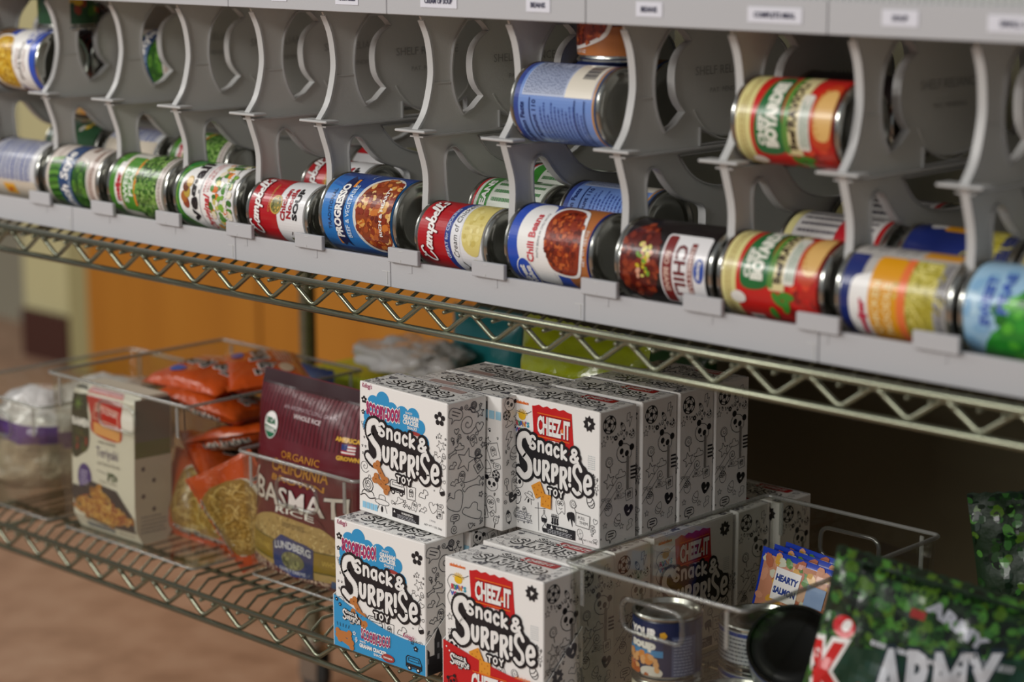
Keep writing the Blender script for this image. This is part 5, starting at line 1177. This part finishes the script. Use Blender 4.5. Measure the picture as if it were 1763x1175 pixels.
# ------------------------------------------------------------------ tins in the rack
zf = 1.1680                                   # tray surface
def front_tin(lane, kind, label, dx=0, roll=13, flip=False, y=None, group='front row of tins in the can rack'):
    R, L = TIN_KINDS[kind][:2]
    x = DX[lane]+.0045+L/2+dx
    return new_tin(kind, lying(x, y or (.0245+R), zf+R, roll, flip), label, group)
F = 'front row of tins in the can rack'
front_tin(0, 'nutri', 'tin turned to its pale nutrition panel, leftmost of the front row', .004)
front_tin(1, 'beans', 'cut green beans tin with a navy French Style band', 0, -2)
front_tin(2, 'peas', 'green sweet peas tin with a heap of peas on its label')
front_tin(3, 'vegall', 'mixed vegetables tin with green top and big black lettering on white')
front_tin(4, 'camp', 'small red and white chicken noodle soup tin in the rack', 0, 18)
front_tin(5, 'prog', 'large bright blue beef and vegetable soup tin in the rack', .003)
front_tin(6, 'cream', 'small red and white cream of chicken tin with a pale yellow picture', .002, 18)
front_tin(7, 'gv', 'blue tin of chili beans with red bean picture facing front', .006)
front_tin(8, 'kroger', 'black chili tin with white panel and blue oval badge', .002, -14, True)
front_tin(9, 'boy', 'red and cream ravioli tin in the bottom front row', -.002, 24)
front_tin(10, 'noodle', 'tin with navy top, orange panel and yellow noodle picture', -.002, 2)
front_tin(11, 'pale', 'pale blue tin with green leaf picture, rightmost of the front row', 0, 0)
G2 = 'second row of tins behind the front row'
def back_tin(lane, kind, label, y, z, roll=40, dx=0): 
    R, L = TIN_KINDS[kind][:2]; return new_tin(kind, lying(DX[lane]+.006+L/2+dx, y, z+R, roll), label, G2)
back_tin(0, 'yg', 'dark green tin behind the leftmost front tin', .150, 1.186, 30)
back_tin(1, 'nutri', 'pale striped tin behind the French Style beans tin', .146, 1.184, 70)
back_tin(2, 'peas', 'peas tin lying behind the front sweet peas tin', .148, 1.186, 45)
back_tin(4, 'camp', 'small red soup tin behind the chicken noodle tin', .134, 1.184, 20)
back_tin(4, 'camp', 'pale small soup tin third in the chicken noodle lane', .204, 1.194, 170)
back_tin(6, 'greenwhite', 'white and green tin behind the cream of chicken tin', .134, 1.182, 40)
back_tin(6, 'greenwhite', 'green striped tin third in the cream of chicken lane', .206, 1.190, 120)
back_tin(7, 'gvnut', 'blue tin with barcode behind the chili beans tin', .142, 1.182, 60)
back_tin(9, 'redlist', 'cream and grey printed tin behind the front ravioli tin', .142, 1.178, 60)
back_tin(9, 'redlist', 'red printed tin third in the ravioli lane', .220, 1.186, 150)
back_tin(10, 'noodle', 'grey printed tin behind the tin with the orange panel', .142, 1.178, 150)
back_tin(11, 'redlist', 'grey printed tin behind the pale blue tin', .142, 1.178, 120)
G3 = 'tins on the upper running rails of the can rack'
zu = 1.3030
new_tin('gvcorn', lying(DX[0]+.066, .068, zu+.0382, 8, True), 'blue corn tin lying on the upper rails at far left', G3)
new_tin('yg', standing(-2.185, .096, zu+.0765+.0575, 30), 'corn tin standing upright on the blue corn tin at far left', G3)
new_tin('kroger', lying(DX[0]+.066, .148, zu+.0382, 20), 'dark-ended tin on the upper rails behind the far left strut', G3)
new_tin('kroger', lying(DX[0]+.066, .180, zu+.112, 0), 'brown tin high behind the far left strut', G3)
new_tin('beans', lying(DX[1]+.066, .176, zu+.0382, 8), 'green beans tin half hidden behind the second upper strut', G3)
new_tin('gvnut', lying(DX[7]+.0660, .072, zu+.0382, 6), 'blue nutrition panel tin lying on the upper rails', G3)
new_tin('gv', standing(-1.308, .112, zu+.0765+.058, -35), 'chili beans tin standing upright on the blue nutrition panel tin', G3)
new_tin('boy', lying(DX[9]+.0605, .076, zu+.0382, -10), 'red and cream ravioli tin lying on the upper rails', G3)
new_tin('gvnut', lying(DX[7]+.0605, .150, zu+.040, 200), 'dark-ended tin on the rails behind the blue nutrition panel tin', G3)
new_tin('kroger', lying(DX[9]+.0605, .156, zu+.0382, 200), 'dark-ended tin on the rails behind the upper ravioli tin', G3)

# ------------------------------------------------------------------ snack cartons
def make_carton(flav, seed): return carton('snack_carton', flav, seed)
sc0 = make_carton('scooby', 11); cz0 = make_carton('cheez', 23)
used = {}
def put_carton(flav, xl, yf, z, label, group, rot=0, turn=False, tray=False, w=None, tilt=0):
    src = sc0 if flav == 'scooby' else cz0
    o = src.copy(); COL.objects.link(o)
    sx = (w or .132)/.132
    if tray:
        r = empty('snack_carton'); o.name = 'carton_box'; o.parent = r; t = sleeve(flav, r)
        t['label'] = 'coloured open display tray around the lower half'
        root = r; 
    else: root = o
    o.scale = (sx, 1, .9575)
    if tray: t.scale = (sx, 1, .9575)
    root.location = (xl+.132*sx/2, yf+.0275, z); root.rotation_euler = (math.radians(tilt), 0, math.radians(rot)+(math.pi if turn else 0))
    return tag(root, label, 'snack box', group)
Z0 = .7630; Z1 = Z0+.1402
GA = 'blue graham snack boxes'; GB = 'red cracker snack boxes'
put_carton('scooby', -1.5795, -.0185, Z0, 'blue-labelled graham snack box in a blue tray at the front of the lower row', GA, tray=True, w=.136)
for i, y in enumerate((.040, .098, .156, .214)):
    put_carton('scooby', -1.572, y, Z0, ('snack box directly behind the lower one in the blue tray', 'third snack box back in the lower left row', 'fourth snack box of the lower left row', 'rearmost snack box of the lower left row')[i], GA, w=.134, turn=True)
put_carton('scooby', -1.5660, .0045, Z1+.003, 'blue-labelled graham snack box standing on top at the front left', GA, w=.1295).rotation_euler.y = math.radians(1.6)
for i, y in enumerate((.062, .120)):
    put_carton('scooby', -1.548, y, Z1, ('turned snack box just behind the upper blue-labelled box', 'rearmost turned snack box of the upper left row')[i], GA, turn=True, w=.134)
put_carton('cheez', -1.402, -.030, Z0, 'red-labelled cracker snack box in a red tray, lower front', GB, rot=2.5, tray=True, w=.1275)
put_carton('cheez', -1.410, .030, Z0, 'red-labelled snack box lying second in the lower right row', GB, w=.1275)
put_carton('cheez', -1.412, .0875, Z0, 'snack box third in the lower right row, beside the sideways one', GB, w=.1275)
o = put_carton('cheez', 0, 0, Z0, 'snack box turned sideways with its red front against the clear bin', GB, w=.130); o.rotation_euler = (0, 0, math.pi/2); o.location = (-1.3145, .2150, Z0)
put_carton('cheez', -1.412, .285, Z0, 'snack box behind the sideways one in the lower right row', GB, w=.1275)
put_carton('cheez', -1.400, .3425, Z0, 'rearmost red-labelled snack box at shelf level', GB, w=.1275)
for i, y in enumerate((.0835, .1435, .2010, .2585)):
    put_carton('cheez', -1.4235+.002*i, y, Z1, ('red-labelled cracker snack box standing on top at the front', 'second upright snack box in the upper right row', 'third upright snack box in the upper right row', 'fourth and last upright snack box in the upper right row')[i], GB, w=.122, rot=(0, 1, .5, -.5)[i])
for q in (sc0, cz0): bpy.data.objects.remove(q, do_unlink=True)

# ------------------------------------------------------------------ clear bins
GBN = 'clear plastic bins on the lower shelf'
clear_bin(-2.394, .023, .217, .296, .150, 'clear bin at far left holding a crinkled plastic bag', GBN, r=.012)
clear_bin(-2.157, .024, .276, .272, .200, 'tall clear bin holding the teriyaki box and orange noodle packs', GBN, r=.006)
clear_bin(-1.836, .062, .201, .296, .150, 'clear bin holding the dark red rice bag', GBN)
clear_bin(-1.279, .010, .213, .317, .150, 'clear bin at the right holding short tins and blue pouches', GBN)

# rice
belly = lambda v: (1 if v < .45 else max(0, 1-(v-.45)/.5))**.6*(min(1, v*25+.45))
rb = soft_pack('rice_bag', .196, .234, .062, ink('#5f1621', .32, coat=.2), art_rice, 4, 44, 54, wrinkle=.0016, crimp=.004, p=.5, belly=belly, teeth=False, fold=.010)
put(rb, (-1.754, .101, Z0+.003), (-1.5, 1.2, 1)); tag(rb, 'dark red bag of brown basmati rice standing in a clear bin', 'rice bag')
# teriyaki box
def teriyaki():
    mb = MB(); w, d, h = .126, .056, .184; W2, D2 = w/2, d/2; cr = ink('#d6d2c2', .4, coat=.1)
    prof = [(-D2+.012, 0), (-D2+.002, .018), (-D2, .05), (-D2, h-.03), (-D2+.004, h-.01), (-D2+.014, h), (D2-.006, h), (D2, h-.01), (D2, .01), (D2-.008, 0)]
    vs = [(x, p[0], p[1]) for x in (-W2, W2) for p in prof]; n = len(prof)
    mb.add(vs, [tuple(range(n)), tuple(reversed(range(n, 2*n)))]+[(i, n+i, n+(i+1) % n, (i+1) % n) for i in range(n)], cr)
    def yy(z):
        for a, b in zip(prof[:5], prof[1:6]):
            if a[1] <= z <= b[1]: return a[0]+(b[0]-a[0])*(z-a[1])/(b[1]-a[1])
        return -D2
    A = Art(); A.win = (0, 126, 1, 182)
    A.poly(crom([(0, 96), (0, 178), (24, 178), (34, 150), (36, 112), (22, 98)], 4, True), ink('#22301f', .4), 1); A.text('RAMEN', 3, 133, 9, WHT, 3, w=34, align='l', off=.05)
    for k in range(7): t = k*.9; A.stroke([(13, 160), (13+9*math.cos(t), 160+9*math.sin(t))], 1.2, I('#6a8a3a'), 2, cap=0)
    A.blobs(6, 102, 30, 126, 16, 4, [I('#8a2c22'), I('#3a4a22')], 2, 3, .5)
    A.poly(crom([(28, 182), (40, 150), (44, 128), (98, 124), (100, 150), (92, 182)], 4, True), I('#b32a1e'), 1.5); A.poly([(46, 128), (98, 124), (99, 138), (45, 142)], I('#e0a05a'), 2); A.rect(32, 172, 92, 182, I('#8f1c3c'), 2.4)
    A.stroke([(46, 147), (48, 165), (94, 160), (95, 143)], 1, I('#e8c8b0'), 3, True, 0); A.text("LET'S COOK", 71, 155, 5.4, I('#f0d8c8'), 3, w=42, off=.02, a=-.08)
    A.text('ASIAN INSPIRED', 72, 117, 3, ink('#3a3a3a', .4), 2, w=36); A.text('Teriyaki', 72, 100, 12, ink('#352c60', .4), 2, w=44); A.text('with Yakisoba Noodles', 75, 90, 4, I('#6a6a64'), 2, w=46)
    A.stroke([(52, 82), (70, 80)], .8, I('#3a3a3a'), 2); A.blobs(70, 74, 90, 81, 12, 3, [I('#2c4a34'), I('#3c5a3c')], 2, 3, .6); A.text('Ready in minutes', 74, 68, 3.4, I('#8a8a80'), 2, w=34)
    A.ell(26, 68, 14, 18, I('#3c2f78'), 3, 24); A.lines(18, 58, 34, 78, 5, I('#c8c0e0'), 4, .4)
    A.poly([(0, 40), (0, 56), (20, 56), (40, 66), (90, 62), (124, 32), (124, 14), (60, 12), (30, 16), (6, 30)], ink('#2a2c30', .4), 3.5)
    ins = lambda x, y: y < 60-abs(x-56)*.45 and y > 14+abs(x-66)*.16
    A.blobs(4, 14, 122, 62, 50, 6, [I('#8a5a22'), I('#a8722e')], 4, 3, .7, ins); A.squig(6, 14, 120, 62, 240, 1.7, 4.2, [I(c) for c in ('#c99a4a', '#b07c2c', '#dcb468', '#9a5a2a', '#8a3f22')], 4.5, 6, ins)
    A.rect(20, 4, 76, 11, I('#6e7a82'), 3); A.text('NET WT 8 OZ', 100, 5, 4, I('#7a7a72'), 3, w=30)
    A.emit(mb, lambda x, y, l: Vector((x/1000-W2, yy(y/1000)-l, y/1000)), gy=9)
    A = Art(); A.win = (0, 54, 0, 180); A.rect(0, 108, 54, 128, I('#4f6a2c'), 1); A.rect(0, 128, 54, 180, I('#5a6460'), 1)
    for k, z in enumerate((94, 78, 60, 42)): A.ell(12+(k % 2)*16, z, 3, 3, I('#4a4a58'), 1, 12)
    A.lines(8, 12, 48, 36, 5, I('#8a8a90'), 1, .4); A.emit(mb, lambda x, y, l: Vector((W2+l, x/1000-D2+.001, y/1000)))
    return mb.build('teriyaki_noodle_box')
tb = teriyaki(); put(tb, (-2.073, .064, Z0+.002), (-2, 0, 1)); tag(tb, 'cream teriyaki noodle box with red and green panel in the tall clear bin', 'food box')
# orange noodle packs
OR_ = ink('#bd4a14', .25, coat=.5, bump=.25, bscale=90)
rp = soft_pack('ramen_pack', .134, .104, .034, OR_, art_ramen, 6, 30, 26, wrinkle=.0018, crimp=.006, p=.28, backart=art_ramen_back)
GR = 'orange ramen noodle packs in the tall clear bin'
spots = [((-2.035, .226, .958), (97, 0, 4), 'orange ramen pack on top of the pile, above the bin rim'),
         ((-1.955, .262, .962), (93, 4, -30), 'ramen pack beside the topmost one, turned toward the rice bag'),
         ((-2.000, .214, .921), (84, 8, 8), 'orange ramen pack second from the top'),
         ((-1.965, .222, .880), (80, -14, 14), 'ramen pack in the middle of the pile near the blue package'),
         ((-1.955, .200, .838), (72, 16, -24), 'orange ramen pack with upside-down lettering low in the pile'),
         ((-1.972, .108, .763), (-14, 8, 16), 'ramen pack leaning at the front with its noodle window showing'),
         ((-1.955, .180, .768), (-18, -6, 12), 'ramen pack standing behind the leaning front one'),
         ((-1.960, .230, .764), (-8, 10, -8), 'ramen pack at the back bottom of the tall clear bin'),
         ((-1.915, .085, .800), (20, 60, 40), 'ramen pack squeezed in the right front corner of the tall bin')]
for i, (l, r, lab) in enumerate(spots):
    o = rp if i == 0 else rp.copy()
    if i: COL.objects.link(o)
    put(o, l, r); tag(o, lab, 'noodle pack', GR)
# plastic bag in the left bin
PB = ink('#dcd8d4', .15, coat=.8, bump=.5, bscale=60, var=.12, vscale=30); PU = ink('#5a3a7e', .2, coat=.6, bump=.4, bscale=60); PT = ink('#a89a84', .3, coat=.5, var=.25, vscale=50, bump=.5, bscale=60)
b = crumple('plastic_food_bag', .168, .24, .138, PB, 3.3, .26, 44, 30, label_fn=lambda c: PU if .062 < c.z+.2*c.y < .085 else (PT if c.z+.2*c.y < .062 else None))
put(b, (-2.288, .165, Z0+.003)); tag(b, 'crinkled clear bag with a purple band in the far left bin', 'plastic bag')
# ------------------------------------------------------------------ things behind
def simple_box(name, a, b, m, r=.002):
    c = Vector(((a[0]+b[0])/2, (a[1]+b[1])/2, a[2])); mb = MB(); mb.bbox(Vector(a)-c, Vector(b)-c, m, r); o = mb.build(name); o.location = c; return o
def art_plain(c1, c2):
    def f(A, w, h): A.rrect(-w*.36, h*.2, w*.36, h*.78, 8, I(c1, .3), 1); A.lines(-w*.28, h*.3, w*.28, h*.6, 4, I(c2, .3), 2, .5)
    return f
o = soft_pack('blue_package', .135, .178, .04, ink('#1f55b4', .3, coat=.3), art_plain('#1b489c', '#8fb0e0'), 8, 20, 24); put(o, (-2.045, .335, Z0), (0, 0, 0)); tag(o, 'bright blue package behind the dark red rice bag', 'food package')
lb = simple_box('lime_carton', (-2.095, .385, Z0), (-1.865, .495, .921), ink('#cbd82a', .4, coat=.2), .004)
mb = MB(); A = Art(); A.rrect(-90, 30, 90, 120, 8, I('#8a9a18'), 1); A.emit(mb, lambda x, y, l: Vector((x/1000, -.055-l, y/1000))); pl = mb.build('printed_panel', lb); tag(lb, 'lime green carton behind the rice bag', 'food box')
wb = crumple('white_plastic_bag', .15, .11, .045, ink('#f0eeea', .15, coat=.9, bump=.5, bscale=60), 7.7, .34, 40, 26, label_fn=lambda c: None); put(wb, (-1.945, .445, .921)); tag(wb, 'crumpled white plastic bag on the lime green carton', 'plastic bag')
def art_teal(A, w, h):
    A.rect(-w/2, 0, w/2, h*.62, I('#b9b49a', .3), 1); A.ell(-w*.22, h*.34, w*.22, h*.26, I('#3f8a22', .3), 2, 20); A.rect(w*.28, 0, w*.5, h*.6, I('#2f7a2a', .3), 2); A.rect(-w*.5, 0, -w*.42, h*.7, I('#8fb8c0', .3), 2)
o = soft_pack('teal_pouch', .128, .245, .05, ink('#1f8a90', .28, coat=.4), art_teal, 12, 24, 30, wrinkle=.002); put(o, (-1.882, .520, Z0+.001), (0, 0, 0)); tag(o, 'teal topped pouch with green picture behind the snack boxes', 'food pouch')
OLV = ink('#b0bc18', .14, coat=.9, bump=.4, bscale=35)
o = soft_pack('olive_chip_bag', .175, .168, .05, OLV, None, 14, 30, 26, wrinkle=.0055, crimp=.008, p=.5); put(o, (-1.490, .245, Z0+.1465), (-8, 3, 4)); tag(o, 'shiny yellow-green foil bag standing behind the upper snack boxes', 'foil bag')
o = soft_pack('dark_green_bag', .15, .25, .05, ink('#1f4a22', .3, coat=.3), art_plain('#3f8a3a', '#b4c4a8'), 17, 22, 26); put(o, (-1.56, .500, Z0+.001), (0, 0, 0)); tag(o, 'dark green bag at the back of the shelf behind the snack boxes', 'food bag')
o = soft_pack('brown_bag', .14, .24, .05, ink('#4a2a20', .4, coat=.2), None, 18, 22, 26); put(o, (-1.72, .515, Z0+.001), (0, 0, 0)); tag(o, 'dark brown bag at the back between teal pouch and green bag', 'food bag')
# ------------------------------------------------------------------ right hand bin
GT = 'short tins in the right clear bin'
new_tin('creamlab', standing(-1.196, .062, Z0+.004+.021, 40), 'cream-labelled tin under the dark blue YOUR tin', GT)
new_tin('tuna', standing(-1.196, .062, Z0+.004+.0425+.032, 40), 'dark blue tin with white YOUR lettering, stacked at the bin front', GT)
new_tin('tunaw', standing(-1.150, .150, Z0+.004+.0215, 60), 'lower white and blue tin of the middle stack in the right bin', GT)
new_tin('tunaw', standing(-1.150, .150, Z0+.004+.0645, 20), 'upper white and blue tin of the middle stack in the right bin', GT)
new_tin('tunaw', standing(-1.112, .060, Z0+.004+.0215, 200), 'white and blue tin at the right front of the clear bin', GT)
_d = Vector((.30, -.52, .62)).normalized()
_M = Matrix.Translation((-1.075, .098, Z0+.004+.080)) @ _d.to_track_quat('Z', 'Y').to_matrix().to_4x4() @ Matrix.Rotation(math.pi/2, 4, 'Y')
new_tin('tipped', _M, 'blue-banded tin tipped over with its dark end facing out', GT)
sp0 = soft_pack('food_pouch', .165, .105, .012, ink('#1a3fb8', .2, coat=.6), art_salad, 21, 24, 16, wrinkle=.0008, teeth=False)
GP = 'blue food pouches in the right clear bin'
for i in range(3):
    o = sp0 if i == 0 else sp0.copy()
    if i: COL.objects.link(o)
    put(o, (-1.160+.004*i, .236+.014*i, Z0+.010), (-14, 5, 0)); tag(o, ('foremost of the leaning blue food pouches', 'middle one of the leaning blue food pouches', 'rearmost of the leaning blue food pouches')[i], 'food pouch', GP)
# army noodle bags
AG = ink('#142a14', .5, bump=.3, bscale=50)
ab = soft_pack('noodle_bag', .215, .184, .055, AG, art_army, 31, 40, 40, wrinkle=.0035, crimp=.009); put(ab, (-.915, .040, Z0+.026), (-4, 13, 28)); tag(ab, 'green camouflage noodle bag with a large red K and white lettering, nearest the front', 'noodle bag', 'camouflage noodle bags')
ab = soft_pack('noodle_bag', .20, .150, .05, AG, art_army2, 37, 30, 28, wrinkle=.003, crimp=.009); put(ab, (-.895, .180, Z0+.002), (-24, 0, 20)); tag(ab, 'camouflage bag with a brown noodle picture behind the bag with the red K', 'noodle bag', 'camouflage noodle bags')
ab = soft_pack('noodle_bag', .18, .205, .05, AG, art_army3, 41, 30, 30, wrinkle=.004, crimp=.010); put(ab, (-.915, .345, Z0+.014), (-4, -8, 24)); tag(ab, 'camouflage noodle bag standing rearmost with a red patch', 'noodle bag', 'camouflage noodle bags')
# ------------------------------------------------------------------ drop everything to the floor datum
for o in list(bpy.data.objects):
    if o.parent is None and o.type in ('MESH', 'EMPTY'):
        if o.type == 'EMPTY': o.location.z -= FZ
        else: o.location.z -= FZ
